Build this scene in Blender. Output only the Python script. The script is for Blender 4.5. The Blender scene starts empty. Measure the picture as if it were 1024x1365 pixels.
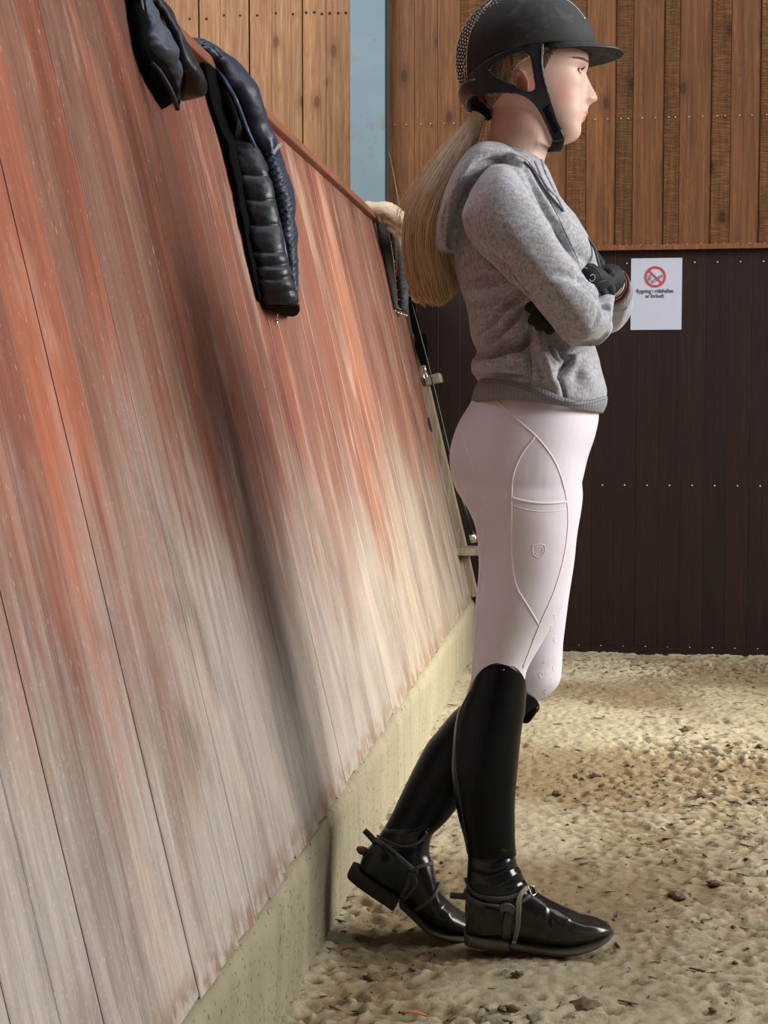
import bpy, bmesh, math, random
import numpy as np
from mathutils import Vector, Matrix
from mathutils.bvhtree import BVHTree

C = bpy.context.scene.collection
sc = bpy.context.scene
rng = random.Random(7)

# ------------------------------------------------------------------ camera, sky, lights, exposure
F_PX = 2000.0                       # focal length in pixels of the 1024 x 1365 frame
TH = math.atan(278.0 / F_PX)        # the camera looks this much to the left of the hall's long axis
PT = math.atan(122.5 / F_PX)        # and this much down
CAMH = 0.96
cs, sn = math.cos(TH), math.sin(TH)
cp, sp = math.cos(PT), math.sin(PT)
cam_d = bpy.data.cameras.new('camera'); cam = bpy.data.objects.new('camera', cam_d); C.objects.link(cam)
cam_d.sensor_fit = 'VERTICAL'; cam_d.sensor_height = 36.0; cam_d.sensor_width = 27.0
cam_d.lens = F_PX / 1365.0 * 36.0
cam_d.clip_start = 0.05; cam_d.clip_end = 200
cam.location = (0, 0, CAMH); cam.rotation_euler = (math.pi / 2 - PT, 0, TH)
sc.camera = cam

sc.view_settings.view_transform = 'Standard'; sc.view_settings.look = 'None'
sc.view_settings.exposure = 0.0; sc.view_settings.gamma = 1.0; sc.view_settings.use_curve_mapping = False

w = bpy.data.worlds.new('sky'); sc.world = w; w.use_nodes = True
w.node_tree.nodes['Background'].inputs[0].default_value = (0.80, 0.90, 1.0, 1)
w.node_tree.nodes['Background'].inputs[1].default_value = 0.13

def area(name, loc, target, sx, sy, power, col, spread=180):
    l = bpy.data.lights.new(name, 'AREA'); l.shape = 'RECTANGLE'; l.size = sx; l.size_y = sy
    l.energy = power; l.color = col; l.spread = math.radians(spread)
    o = bpy.data.objects.new(name, l); C.objects.link(o); o.location = loc
    o.rotation_euler = (Vector(target) - Vector(loc)).to_track_quat('-Z', 'Y').to_euler()
    return o
# daylight through the open side of the hall on the right, an added overhead fill, and a brighter bay further on
area('side_daylight', (5.2, 2.85, 2.9), (-0.4, 2.5, 0.8), 3.0, 2.4, 430, (1.0, 0.97, 0.93))
area('far_bay_daylight', (5.0, 4.75, 2.6), (-0.3, 4.5, 0.3), 0.5, 1.8, 36, (1.0, 0.95, 0.84), 36)
area('overhead_fill', (1.2, 3.2, 5.6), (0.4, 3.0, 0), 3.0, 7.0, 170, (0.95, 0.97, 1.0))  # soft fill lamp added overhead to lift the ambient level
area('stand_window', (-2.2, 3.2, 4.4), (-1.6, 6.3, 2.0), 1.6, 1.6, 60, (0.92, 0.96, 1.0), 120)

# ------------------------------------------------------------------ pixel <-> place
def ray(px, py):
    u = (px - 512.0) / F_PX; v = (682.5 - py) / F_PX
    return u, cp + v * sp, -sp + v * cp          # right, forward, up
def cam2w(r, f, z):
    return Vector((r * cs - f * sn, r * sn + f * cs, CAMH + z))
def at_depth(px, py, d):
    a, b, c = ray(px, py); t = d / b
    return cam2w(a * t, d, c * t)
def at_Y(px, py, Y):
    a, b, c = ray(px, py); dx, dy = a * cs - b * sn, a * sn + b * cs
    t = Y / dy
    return Vector((dx * t, Y, CAMH + c * t))
def at_floor(px, py, z=0.0):
    a, b, c = ray(px, py); t = (z - CAMH) / c
    return cam2w(a * t, b * t, c * t)
# the sloping kick wall: x = -(XB + KS (z - ZB))
XB, KS, ZB, ZT = 0.490, 0.235, 0.213, 1.727
WN = Vector((1, 0, KS)).normalized()
def wall_x(z): return -(XB + KS * (z - ZB))
def at_wall(px, py, off=0.0):
    a, b, c = ray(px, py); d = Vector((a * cs - b * sn, a * sn + b * cs, c))
    p0 = Vector((wall_x(ZB), 0, ZB)) + WN * off
    o = Vector((0, 0, CAMH)); t = (p0 - o).dot(WN) / d.dot(WN)
    return o + d * t

# ------------------------------------------------------------------ noise
def vnoise(P, seed=0):
    P = np.asarray(P, dtype=np.float64); i = np.floor(P).astype(np.int64); f = P - i; f = f * f * (3 - 2 * f)
    def h(x, y, z):
        n = (x * 374761393 + y * 668265263 + z * 2147483647 + seed * 974711) & 0xffffffff
        n = ((n ^ (n >> 13)) * 1274126177) & 0xffffffff
        n = (n ^ (n >> 16)) & 0xffffffff
        return n / 4294967295.0
    r = 0
    for dx in (0, 1):
        for dy in (0, 1):
            for dz in (0, 1):
                wgt = (f[:, 0] if dx else 1 - f[:, 0]) * (f[:, 1] if dy else 1 - f[:, 1]) * (f[:, 2] if dz else 1 - f[:, 2])
                r = r + wgt * h(i[:, 0] + dx, i[:, 1] + dy, i[:, 2] + dz)
    return r * 2 - 1
def fbm(P, octv=4, seed=0):
    P = np.asarray(P, dtype=np.float64); r = 0; a = 1.0
    for k in range(octv):
        r = r + a * vnoise(P * (2.03 ** k) + 17.3 * k, seed + k); a *= 0.5
    return r

# ------------------------------------------------------------------ objects
def tag(o, label=None, cat=None, group=None, kind=None):
    if label: o['label'] = label
    if cat: o['category'] = cat
    if group: o['group'] = group
    if kind: o['kind'] = kind
    return o
def empty(name, loc=(0, 0, 0), rz=0.0):
    o = bpy.data.objects.new(name, None); C.objects.link(o); o.location = loc; o.rotation_euler = (0, 0, rz)
    o.empty_display_size = 0.05
    return o
def link(name, me, mat, parent=None, smooth=True):
    if mat is not None and len(me.materials) == 0: me.materials.append(mat)
    if smooth: me.polygons.foreach_set('use_smooth', [True] * len(me.polygons))
    o = bpy.data.objects.new(name, me); C.objects.link(o)
    if parent is not None: o.parent = parent
    return o
def mesh(name, V, Fc):
    me = bpy.data.meshes.new(name); me.from_pydata([tuple(v) for v in V], [], [tuple(f) for f in Fc]); me.update()
    return me
class MB:
    """collects shapes, links them as one mesh"""
    def __init__(s): s.V = []; s.F = []
    def add(s, V, Fc):
        n = len(s.V); s.V += [Vector(v) for v in V]; s.F += [[i + n for i in f] for f in Fc]; return s
    def box(s, c, h, M=None):
        v = [Vector((sx * h[0], sy * h[1], sz * h[2])) for sx in (-1, 1) for sy in (-1, 1) for sz in (-1, 1)]
        if M is not None: v = [M @ q for q in v]
        v = [q + Vector(c) for q in v]
        return s.add(v, [(0, 1, 3, 2), (4, 6, 7, 5), (0, 4, 5, 1), (2, 3, 7, 6), (0, 2, 6, 4), (1, 5, 7, 3)])
    def tube(s, pts, r, n=8, cap=True):
        pts = [Vector(p) for p in pts]; m = len(pts)
        if not hasattr(r, '__len__'): r = [r] * m
        up = None; rings = []
        for i, p in enumerate(pts):
            t = (pts[min(i + 1, m - 1)] - pts[max(i - 1, 0)])
            t = t.normalized() if t.length > 1e-9 else Vector((0, 0, 1))
            if up is None: up = t.orthogonal().normalized()
            up = (up - t * up.dot(t)); up = up.normalized() if up.length > 1e-6 else t.orthogonal().normalized()
            b = t.cross(up)
            rings.append([p + (up * math.cos(2 * math.pi * k / n) + b * math.sin(2 * math.pi * k / n)) * r[i] for k in range(n)])
        return s.rings(rings, cap)
    def rings(s, rings, cap=True, closed=True):
        n = len(rings[0]); V = [p for r in rings for p in r]; Fc = []
        for i in range(len(rings) - 1):
            for k in range(n if closed else n - 1):
                a = i * n + k; b = i * n + (k + 1) % n
                Fc.append((a, b, b + n, a + n))
        if cap and closed:
            c0 = len(V); V.append(sum(rings[0], Vector()) / n); V.append(sum(rings[-1], Vector()) / n); o = (len(rings) - 1) * n
            for k in range(n):
                Fc.append((c0, (k + 1) % n, k)); Fc.append((c0 + 1, o + k, o + (k + 1) % n))
        return s.add(V, Fc)
    def ball(s, c, r, nu=12, nv=8):
        if not hasattr(r, '__len__'): r = (r, r, r)
        rg = []
        for j in range(1, nv):
            a = math.pi * j / nv
            rg.append([Vector((c[0] + r[0] * math.sin(a) * math.cos(2 * math.pi * k / nu), c[1] + r[1] * math.sin(a) * math.sin(2 * math.pi * k / nu), c[2] - r[2] * math.cos(a))) for k in range(nu)])
        n0 = len(s.V); s.rings(rg, True)
        s.V[-2] = Vector((c[0], c[1], c[2] - r[2])); s.V[-1] = Vector((c[0], c[1], c[2] + r[2]))
        return s
    def me(s, name='m'):
        me = mesh(name, s.V, s.F); bm = bmesh.new(); bm.from_mesh(me); bmesh.ops.recalc_face_normals(bm, faces=bm.faces); bm.to_mesh(me); bm.free(); return me
    def build(s, name, mat, parent=None, smooth=True): return link(name, s.me(name), mat, parent, smooth)

def catmull(P, n):
    """n samples along a Catmull-Rom curve through the rows of P"""
    P = np.asarray(P, float); m = len(P)
    if m == 2: return P[0] + (P[1] - P[0]) * np.linspace(0, 1, n)[:, None]
    d = np.linalg.norm(np.diff(P[:, :3] if P.shape[1] >= 3 else P, axis=0), axis=1) + 1e-9
    s = np.concatenate([[0], np.cumsum(d)]); s /= s[-1]
    T = np.zeros_like(P)
    T[1:-1] = (P[2:] - P[:-2]) / (s[2:] - s[:-2])[:, None]
    T[0] = (P[1] - P[0]) / (s[1] - s[0]); T[-1] = (P[-1] - P[-2]) / (s[-1] - s[-2])
    out = []
    for t in np.linspace(0, 1, n):
        i = min(max(np.searchsorted(s, t) - 1, 0), m - 2); h = s[i + 1] - s[i]; u = (t - s[i]) / h
        out.append((2 * u**3 - 3 * u**2 + 1) * P[i] + (u**3 - 2 * u**2 + u) * h * T[i] + (-2 * u**3 + 3 * u**2) * P[i + 1] + (u**3 - u**2) * h * T[i + 1])
    return np.array(out)

def fuse(mb, name, mat, parent, voxel, smooth_it=4, fac=0.5):
    """voxel union of all shapes in the collector, relaxed into one continuous surface"""
    o = link('tmp', mb.me('tmp'), None, None, False)
    m = o.modifiers.new('r', 'REMESH'); m.mode = 'VOXEL'; m.voxel_size = voxel
    if smooth_it: s = o.modifiers.new('s', 'SMOOTH'); s.iterations = smooth_it; s.factor = fac
    dg = bpy.context.evaluated_depsgraph_get(); me = bpy.data.meshes.new_from_object(o.evaluated_get(dg))
    me.name = name; bpy.data.objects.remove(o)
    return link(name, me, mat, parent)
def get_co(me):
    a = np.empty(len(me.vertices) * 3); me.vertices.foreach_get('co', a); return a.reshape(-1, 3)
def get_no(me):
    a = np.empty(len(me.vertices) * 3); me.vertex_normals.foreach_get('vector', a); return a.reshape(-1, 3)
def set_co(me, co): me.vertices.foreach_set('co', co.ravel()); me.update()

# ------------------------------------------------------------------ materials
class NT:
    def __init__(s, name, rough=0.6, spec=0.5):
        s.m = bpy.data.materials.new(name); s.m.use_nodes = True; s.t = s.m.node_tree
        s.b = s.t.nodes['Principled BSDF']; s.b.inputs['Roughness'].default_value = rough
        s.b.inputs['Specular IOR Level'].default_value = spec; s.z = None
    def n(s, typ, **kw):
        x = s.t.nodes.new(typ)
        for k, v in kw.items(): setattr(x, k, v)
        return x
    def lk(s, a, b): s.t.links.new(a, b)
    def put(s, sock, v):
        if hasattr(v, 'is_output'): s.lk(v, sock)
        elif hasattr(v, '__len__') and len(v) == 3 and sock.type == 'RGBA': sock.default_value = (*v, 1)
        else: sock.default_value = v
    def coord(s, which='Object', scale=(1, 1, 1), offset_random=False, rot=(0, 0, 0)):
        c = s.n('ShaderNodeTexCoord').outputs[which] if which != 'World' else s.n('ShaderNodeNewGeometry').outputs['Position']
        if offset_random:
            r = s.n('ShaderNodeObjectInfo').outputs['Random']; mu = s.n('ShaderNodeVectorMath', operation='SCALE')
            mu.inputs[0].default_value = (37.0, 91.0, 53.0); s.lk(r, mu.inputs['Scale'])
            ad = s.n('ShaderNodeVectorMath', operation='ADD'); s.lk(c, ad.inputs[0]); s.lk(mu.outputs[0], ad.inputs[1]); c = ad.outputs[0]
        mp = s.n('ShaderNodeMapping'); s.lk(c, mp.inputs[0]); mp.inputs['Scale'].default_value = scale; mp.inputs['Rotation'].default_value = rot
        return mp.outputs[0]
    def noise(s, vec, scale=5, detail=4, rough=0.5, dist=0.0):
        x = s.n('ShaderNodeTexNoise'); s.lk(vec, x.inputs['Vector']); x.inputs['Scale'].default_value = scale
        x.inputs['Detail'].default_value = detail; x.inputs['Roughness'].default_value = rough; x.inputs['Distortion'].default_value = dist
        return x.outputs['Fac']
    def ramp(s, fac, stops, interp='LINEAR'):
        x = s.n('ShaderNodeValToRGB'); s.lk(fac, x.inputs[0]); cr = x.color_ramp; cr.interpolation = interp
        while len(cr.elements) < len(stops): cr.elements.new(0.5)
        for e, (p, c) in zip(cr.elements, stops):
            e.position = p; e.color = (c, c, c, 1) if not hasattr(c, '__len__') else (*c, 1)
        return x.outputs[0]
    def mix(s, fac, a, b, mode='MIX'):
        x = s.n('ShaderNodeMix', data_type='RGBA', blend_type=mode)
        s.put(x.inputs[0], fac); s.put(x.inputs[6], a); s.put(x.inputs[7], b); return x.outputs[2]
    def math(s, op, a, b=0.0, clamp=False):
        x = s.n('ShaderNodeMath', operation=op, use_clamp=clamp); s.put(x.inputs[0], a); s.put(x.inputs[1], b); return x.outputs[0]
    def xyz(s, vec):
        x = s.n('ShaderNodeSeparateXYZ'); s.lk(vec, x.inputs[0]); return x.outputs
    def rng(s, v, a, b, c=0.0, d=1.0):
        x = s.n('ShaderNodeMapRange'); s.put(x.inputs[0], v); x.interpolation_type = 'SMOOTHSTEP'
        for k, q in zip((1, 2, 3, 4), (a, b, c, d)): x.inputs[k].default_value = q
        return x.outputs[0]
    def bump(s, h, strength=0.3, dist=0.002):
        x = s.n('ShaderNodeBump'); s.lk(h, x.inputs['Height']); x.inputs['Strength'].default_value = strength; x.inputs['Distance'].default_value = dist
        if s.z: s.lk(s.z, x.inputs['Normal'])
        s.z = x.outputs[0]; s.lk(s.z, s.b.inputs['Normal']); return s
    def color(s, c): s.put(s.b.inputs['Base Color'], c); return s
    def rough(s, r): s.put(s.b.inputs['Roughness'], r); return s
def dim(c, f): return tuple(q * f for q in c)
def srgb(r, g, b):
    f = lambda c: (c / 255 / 12.92) if c / 255 <= 0.04045 else ((c / 255 + 0.055) / 1.055) ** 2.4
    return (f(r), f(g), f(b))
def plain(name, col, rough=0.6, spec=0.5, metal=0.0, nscale=None, namp=0.15, bump=0.0, bscale=200):
    k = NT(name, rough, spec); v = k.coord('Object')
    nz = k.noise(v, nscale or 40, 4)
    lo = tuple(c * (1 - namp) for c in col); hi = tuple(min(c * (1 + namp), 1) for c in col)
    k.color(k.mix(nz, lo, hi)); k.b.inputs['Metallic'].default_value = metal
    if bump: k.bump(k.noise(v, bscale, 3), bump, 0.001)
    return k.m
# ================================================================== the setting
YB = 6.235                                       # plane of the end wall
# ---- floor: trodden riding-hall sand
def mat_sand():
    k = NT('sand', 0.95, 0.15); v = k.coord('World')
    a = k.noise(v, 2.2, 5); b = k.noise(v, 60, 4, 0.6); c = k.noise(v, 260, 3, 0.7)
    col = k.mix(k.ramp(a, [(0.35, 0.0), (0.7, 1.0)]), srgb(143, 134, 111), srgb(164, 155, 130))
    col = k.mix(k.ramp(b, [(0.30, 0.55), (0.48, 0.0)]), col, srgb(120, 104, 78))
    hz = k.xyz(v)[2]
    col = k.mix(k.math('MULTIPLY', k.rng(hz, 0.003, -0.009), 0.85), col, srgb(112, 94, 68))   # darker towards the hollows between the lumps
    col = k.mix(k.ramp(c, [(0.30, 0.6), (0.40, 0.0)]), col, srgb(84, 70, 52))
    k.color(col); k.bump(b, 0.35, 0.006); k.bump(c, 0.4, 0.002); return k.m
SAND = mat_sand()
CHURN = [(0.25, 4.0, 0.35, 0.35), (0.62, 3.3, 0.5, 1.1), (0.75, 2.6, 0.35, 0.6), (0.15, 5.9, 0.9, 0.25), (-0.42, 3.0, 0.12, 1.6), (0.52, 4.35, 0.4, 0.3), (-0.12, 2.35, 0.15, 0.12), (-0.33, 2.62, 0.1, 0.08), (0.35, 2.2, 0.4, 0.12)]
def sand_h(X, Y):
    P = np.stack([X, Y, 0 * X], 1)
    big = fbm(P * 1.7, 3, 3) * 0.012
    ch = np.full(len(X), 0.16)
    for (cx, cy, rx, ry) in CHURN:
        ch = np.maximum(ch, np.exp(-(((X - cx) / rx) ** 2 + ((Y - cy) / ry) ** 2)))
    ch *= 0.55 + 0.45 * np.clip(fbm(P * 4, 2, 9) + 0.6, 0, 1.4)
    Q = P * np.array([22, 30, 1]) ; Q[:, :2] += 1.4 * np.stack([vnoise(P * 13, 4), vnoise(P * 13 + 5, 5)], 1)
    rid = 1 - np.abs(fbm(Q, 3, 11)); fine = fbm(P * 75, 2, 21)
    h = big + ch * (0.030 * (rid - 0.72)) * 0.62 + (0.0020 + 0.007 * ch) * fine + 0.0022 * fbm(P * 160, 2, 51)
    pits = np.clip(fbm(P * np.array([26, 40, 1]), 2, 31) - 0.62, 0, 1) * -0.022
    h = h + pits
    for (fx, fy, fr) in FEET:                   # pressed flat under the boots
        d = np.hypot(X - fx, (Y - fy)); m = np.exp(-(d / fr) ** 4); h = h * (1 - m) - 0.002 * m
    h += np.clip((Y - 6.12) / 0.18, 0, 1) ** 2 * 0.02 + np.exp(-((X + 0.49) / 0.05) ** 2) * 0.012
    return h
FEET = []
for q in ((650, 1245), (700, 1250), (745, 1257), (790, 1250), (600, 1240), (632, 1246)):
    p = at_floor(*q); FEET.append((p.x, p.y, 0.055))
gx = np.concatenate([np.linspace(-0.51, 1.15, 236), np.linspace(1.15, 6.0, 60)[1:]])
gy = np.concatenate([np.linspace(-4, 1.9, 50)[:-1], np.linspace(1.9, 4.2, 330)[:-1], np.linspace(4.2, YB + 0.02, 210)])
GX, GY = np.meshgrid(gx, gy); H = sand_h(GX.ravel(), GY.ravel())
nx, ny = len(gx), len(gy)
Vf = np.stack([GX.ravel(), GY.ravel(), H], 1)
ii = (np.arange(ny - 1)[:, None] * nx + np.arange(nx - 1)[None]).ravel()
Ff = np.stack([ii, ii + 1, ii + 1 + nx, ii + nx], 1)
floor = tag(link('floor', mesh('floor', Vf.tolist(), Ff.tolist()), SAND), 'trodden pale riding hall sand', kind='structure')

def lump(r, seed, flat=0.6, sub=1):
    bm = bmesh.new(); bmesh.ops.create_icosphere(bm, subdivisions=sub, radius=1.0)
    co = np.array([v.co[:] for v in bm.verts]); n = fbm(co * 1.3 + seed * 7.7, 3, seed)
    for v, k in zip(bm.verts, n): v.co = Vector((v.co.x, v.co.y * 0.8, v.co.z * flat)) * r * (1 + 0.45 * float(k))
    me = bpy.data.meshes.new('lump'); bm.to_mesh(me); bm.free(); return me
CLOD = NT('damp_earth', 0.95, 0.15); _v = CLOD.coord('Object'); CLOD.color(CLOD.mix(CLOD.noise(_v, 60, 4), srgb(62, 50, 37), srgb(118, 102, 77))); CLOD.bump(CLOD.noise(_v, 160, 4), 0.6, 0.003); CLOD = CLOD.m
# scattered crumbs: nobody could count them
mb = MB(); base = [lump(1.0, s) for s in range(4)]
bv = [[Vector(v.co) for v in b.vertices] for b in base]; bf = [[tuple(p.vertices) for p in b.polygons] for b in base]
cr = np.random.RandomState(5); cnt = 0
while cnt < 4200:
    X = cr.uniform(-0.48, 1.05); Y = cr.uniform(1.95, 6.25)
    dens = 0.10
    for (cx, cy, rx, ry) in CHURN: dens = max(dens, math.exp(-(((X - cx) / rx) ** 2 + ((Y - cy) / ry) ** 2)))
    if cr.rand() > dens: continue
    cnt += 1; r = 0.002 + 0.0065 * cr.rand() ** 3; s = cr.randint(4); a = cr.uniform(0, 6.28); fl = cr.rand() < 0.6
    M = Matrix.Rotation(a, 3, 'Z'); z = float(sand_h(np.array([X]), np.array([Y]))[0])
    sc3 = Vector((r * (2.6 if fl else 1), r * (0.6 if fl else 1), r * (0.35 if fl else 0.7)))
    mb.add([M @ Vector((q.x * sc3.x, q.y * sc3.y, q.z * sc3.z)) + Vector((X, Y, z + r * 0.25)) for q in bv[s]], bf[s])
tag(mb.build('earth_crumbs', CLOD, None), 'dark crumbs and wood fibres strewn over the sand', 'dirt', kind='stuff')
# the clods one can point at
for i, (px, py, r, lab) in enumerate([
    (915, 975, 0.018, 'largest dark clod on the bright sand strip, right of the knees'),
    (770, 1030, 0.014, 'dark clod on bright sand just right of the tall boot shaft, left one of two'),
    (795, 1029, 0.015, 'dark clod on bright sand, right one of two beside the tall boot'),
    (743, 1055, 0.012, 'small dark clod low beside the tall boot shaft'),
    (904, 1193, 0.015, 'round dark clod on the sand up and right of the front boot toe'),
    (783, 1343, 0.022, 'broad flat clod at the bottom edge below the front boot'),
    (497, 1298, 0.016, 'dark clod on the sand below the raised heel'),
    (682, 1352, 0.010, 'small dark clod at the bottom edge below the front heel'),
    (1013, 997, 0.011, 'dark clod on bright sand at the right edge'),
    (935, 1062, 0.013, 'dark clod in the churned sand below the bright strip'),
    (955, 1178, 0.012, 'dark clod in the churned sand at the far right, above the boot toe level'),
    (690, 1305, 0.011, 'flat chip of earth on the sand under the front heel')]):
    me = lump(r * 1.1, 20 + i, 0.42, 3); co_ = get_co(me); set_co(me, co_ * (1 + .35 * fbm(co_ / r * 2.6 + i, 3, i))[:, None]); o = link('dirt_clod', me, CLOD); p = at_floor(px, py)
    o.location = (p.x, p.y, float(sand_h(np.array([p.x]), np.array([p.y]))[0]) + r * 0.2); o.rotation_euler = (0, 0, i * 1.3)
    tag(o, lab, 'dirt clod', 'dirt clods on the sand')
LEAFM = plain('dry_leaf', srgb(170, 105, 55), 0.8)
p = at_floor(552, 1358); mbl = MB(); rg = []
for i in range(9):
    t = i / 8; wd = 0.006 * math.sin(math.pi * min(t * 1.02, 1)) + 0.0006
    rg.append([Vector((0.045 * (t - .5), wd * c, 0.004 * math.sin(3 * t) + 0.0012 * s_ + abs(c) * 0.002)) for c, s_ in ((-1, 0), (0, 1), (1, 0), (0, -1))])
mbl.rings(rg); lf = mbl.build('dry_leaf', LEAFM); lf.location = (p.x, p.y, p.z + 0.008 + float(sand_h(np.array([p.x]), np.array([p.y]))[0])); lf.rotation_euler = (0, 0, -0.2)
tag(lf, 'small orange-brown dry leaf on the sand at the bottom edge', 'leaf')

# ---- concrete curb under the kick wall
def mat_conc():
    k = NT('concrete', 0.9, 0.2); v = k.coord('World'); z = k.xyz(v)[2]
    n1 = k.noise(v, 6, 5); n2 = k.noise(v, 90, 3, 0.6); n3 = k.noise(v, 95, 2, 0.5)
    st = k.noise(k.coord('World', (8, 14, 1.0)), 1.5, 4)
    col = k.mix(n1, srgb(126, 119, 98), srgb(152, 145, 122)); col = k.mix(k.ramp(st, [(0.35, 0.35), (0.6, 0.0)]), col, srgb(112, 106, 86))
    low = k.math('SUBTRACT', 0.35, k.math('MULTIPLY', z, 1.1))
    sp_ = k.ramp(k.math('ADD', n3, k.math('MULTIPLY', low, 0.10)), [(0.66, 0.0), (0.69, 0.85)])
    col = k.mix(sp_, col, srgb(84, 72, 54)); k.color(col); k.bump(n1, 0.3, 0.01); k.bump(n2, 0.4, 0.002); return k.m
CONC = mat_conc()
nY, nZ = 300, 14; V = []; Fc = []
ys = np.linspace(-1.5, YB, nY); zs = np.linspace(-0.1, ZB, nZ)
YY, ZZ = np.meshgrid(ys, zs); d = fbm(np.stack([YY.ravel() * 3, ZZ.ravel() * 6, 0 * YY.ravel()], 1), 3, 41) * 0.004
edge = np.clip((ZZ.ravel() - (ZB - 0.02)) / 0.02, 0, 1)
Xc = -0.482 + d - edge * (0.006 + 0.010 * np.abs(vnoise(np.stack([YY.ravel() * 22, 0 * d, 0 * d], 1), 8)))
V = [Vector((x, y, z)) for x, y, z in zip(Xc, YY.ravel(), ZZ.ravel())]
V += [Vector((-0.75, y, ZB)) for y in ys]
for j in range(nZ):
    for i in range(nY - 1):
        a = j * nY + i; Fc.append((a, a + 1, a + 1 + nY, a + nY))
curb = tag(link('trim_1', mesh('trim_1', V, Fc), CONC), 'sandy concrete curb under the sloping board wall', kind='structure')
curb_line = None

# ---- kick wall boards, each an object
def mat_kick():
    k = NT('worn_boards', 0.55, 0.35)
    v = k.coord('World'); P = k.xyz(v); z = P[2]; y = P[1]
    oi = k.n('ShaderNodeObjectInfo'); oc = oi.outputs['Color']; rnd = oi.outputs['Random']
    ob = k.coord('Object', (1, 1, 0.05), True)
    grain = k.noise(ob, 120, 5, 0.6); grain2 = k.noise(k.coord('Object', (1, 1, 0.02), True), 38, 4, 0.6)
    blot = k.noise(k.coord('World', (1, 1, 0.28)), 3.2, 5, 0.55, 0.6)
    fl = k.noise(k.coord('World', (1, 1, 0.10)), 210, 2, 0.5)
    red = k.mix(grain, srgb(112, 66, 50), srgb(168, 108, 86)); red = k.mix(0.55, red, oc, 'MIX')
    red = k.mix(k.ramp(grain2, [(0.25, 0.55), (0.5, 0.0)]), red, srgb(104, 64, 50))
    red = k.mix(k.ramp(blot, [(0.56, 0.0), (0.70, 0.6)]), red, k.mix(k.rng(y, 2.6, 3.6), srgb(196, 118, 84), srgb(176, 122, 96)))            # streaks worn to fresh orange wood
    grey = k.mix(grain, srgb(122, 111, 105), srgb(192, 183, 174)); grey = k.mix(k.ramp(blot, [(0.30, 0.6), (0.5, 0)]), grey, srgb(116, 98, 92))
    red = k.mix(1.0, red, (0.82, 0.80, 0.80), 'MULTIPLY')
    # weathered lower half: limit wanders
    lim = k.math('ADD', k.math('MULTIPLY', k.noise(k.coord('World', (1, 1, 0.35)), 2.6, 5, 0.6), 0.9), k.math('MULTIPLY', grain2, 0.35))
    hgt = k.math('ADD', z, k.math('MULTIPLY', k.math('SUBTRACT', lim, 0.58), -1.3))
    hgt = k.math('SUBTRACT', hgt, k.rng(y, 2.6, 6.2, 0.0, 0.06))
    wf = k.rng(hgt, 0.90, 0.32)
    grey = k.mix(k.rng(y, 2.9, 4.6), grey, k.mix(1.0, grey, (0.70, 0.66, 0.58), 'MULTIPLY')); col = k.mix(wf, red, grey)
    dk = k.noise(k.coord('World', (1, 1, 0.16)), 5.5, 5, 0.65, 0.4); col = k.mix(k.ramp(dk, [(0.34, 0.85), (0.52, 0.0)]), col, k.mix(1.0, col, (0.52, 0.47, 0.45), 'MULTIPLY'))
    wash = k.noise(k.coord('World', (1, 1, 0.12)), 9, 4, 0.6)
    col = k.mix(k.ramp(wash, [(0.56, 0.0), (0.72, 0.4)]), col, srgb(196, 172, 156))
    col = k.mix(k.ramp(fl, [(0.69, 0.0), (0.73, 0.42)]), col, srgb(214, 184, 158))              # scuffs
    fr = k.noise(v, 150, 3, 0.6); col = k.mix(k.math('MULTIPLY', k.ramp(fr, [(0.58, 0.0), (0.75, 0.35)]), wf), col, srgb(216, 206, 188))
    col = k.mix(k.math('MULTIPLY', k.ramp(k.noise(v, 22, 4, 0.6), [(0.42, 0.75), (0.55, 0)]), k.rng(z, 0.285, 0.225)), col, srgb(120, 92, 64))
    k.color(col); k.rough(k.rng(grain, 0.2, 0.8, 0.42, 0.62)); k.bump(grain, 0.45, 0.0018); k.bump(grain2, 0.3, 0.002); k.bump(k.noise(v, 420, 2), 0.3, 0.0008); return k.m
KICK = mat_kick()
slope = math.atan(KS); Lb = (ZT - ZB) / math.cos(slope); BW = 0.1045
def board_mesh(name, wd, ln, th, bev=0.002, chip=0.0, seed=0):
    """a plank: local x thickness (front at 0), y width, z length"""
    bm = bmesh.new(); r = random.Random(seed)
    prof = [(-th, -wd / 2), (-th, wd / 2), (-bev, wd / 2), (0, wd / 2 - bev * 1.3), (0, -wd / 2 + bev * 1.3), (-bev, -wd / 2)]
    lv = [0, 0.02, 0.35 * ln, 0.7 * ln, ln]
    rg = [[bm.verts.new((x, yy, z + (r.uniform(0, chip) if i == 0 else 0))) for (x, yy) in prof] for i, z in enumerate(lv)]
    for a, b in zip(rg, rg[1:]):
        for k in range(6): bm.faces.new((a[k], a[(k + 1) % 6], b[(k + 1) % 6], b[k]))
    bm.faces.new(rg[0][::-1]); bm.faces.new(rg[-1]); bmesh.ops.recalc_face_normals(bm, faces=bm.faces)
    me = bpy.data.meshes.new(name); bm.to_mesh(me); bm.free(); return me
wall_left = tag(empty('wall_left', (0, 0, 0)), 'sloping kick wall of worn red-brown boards', kind='structure')
pool = [board_mesh('board', BW - 0.0024, Lb, 0.022, 0.0012, 0.012, s) for s in range(6)]
for m in pool: m.materials.append(KICK)
y = -0.05; i = 0
palette = {'o': srgb(176, 106, 80), 'r': srgb(140, 86, 72), 'b': srgb(120, 86, 74), 'g': srgb(128, 104, 92), 'd': srgb(104, 76, 66), 'p': srgb(146, 110, 92)}
seq = 'rorbrobporogoroopoogbrbbrdbrbrpbrpprorpbrpbggbggbgpbgg'
NB = int((YB - y) / BW) + 1
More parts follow.
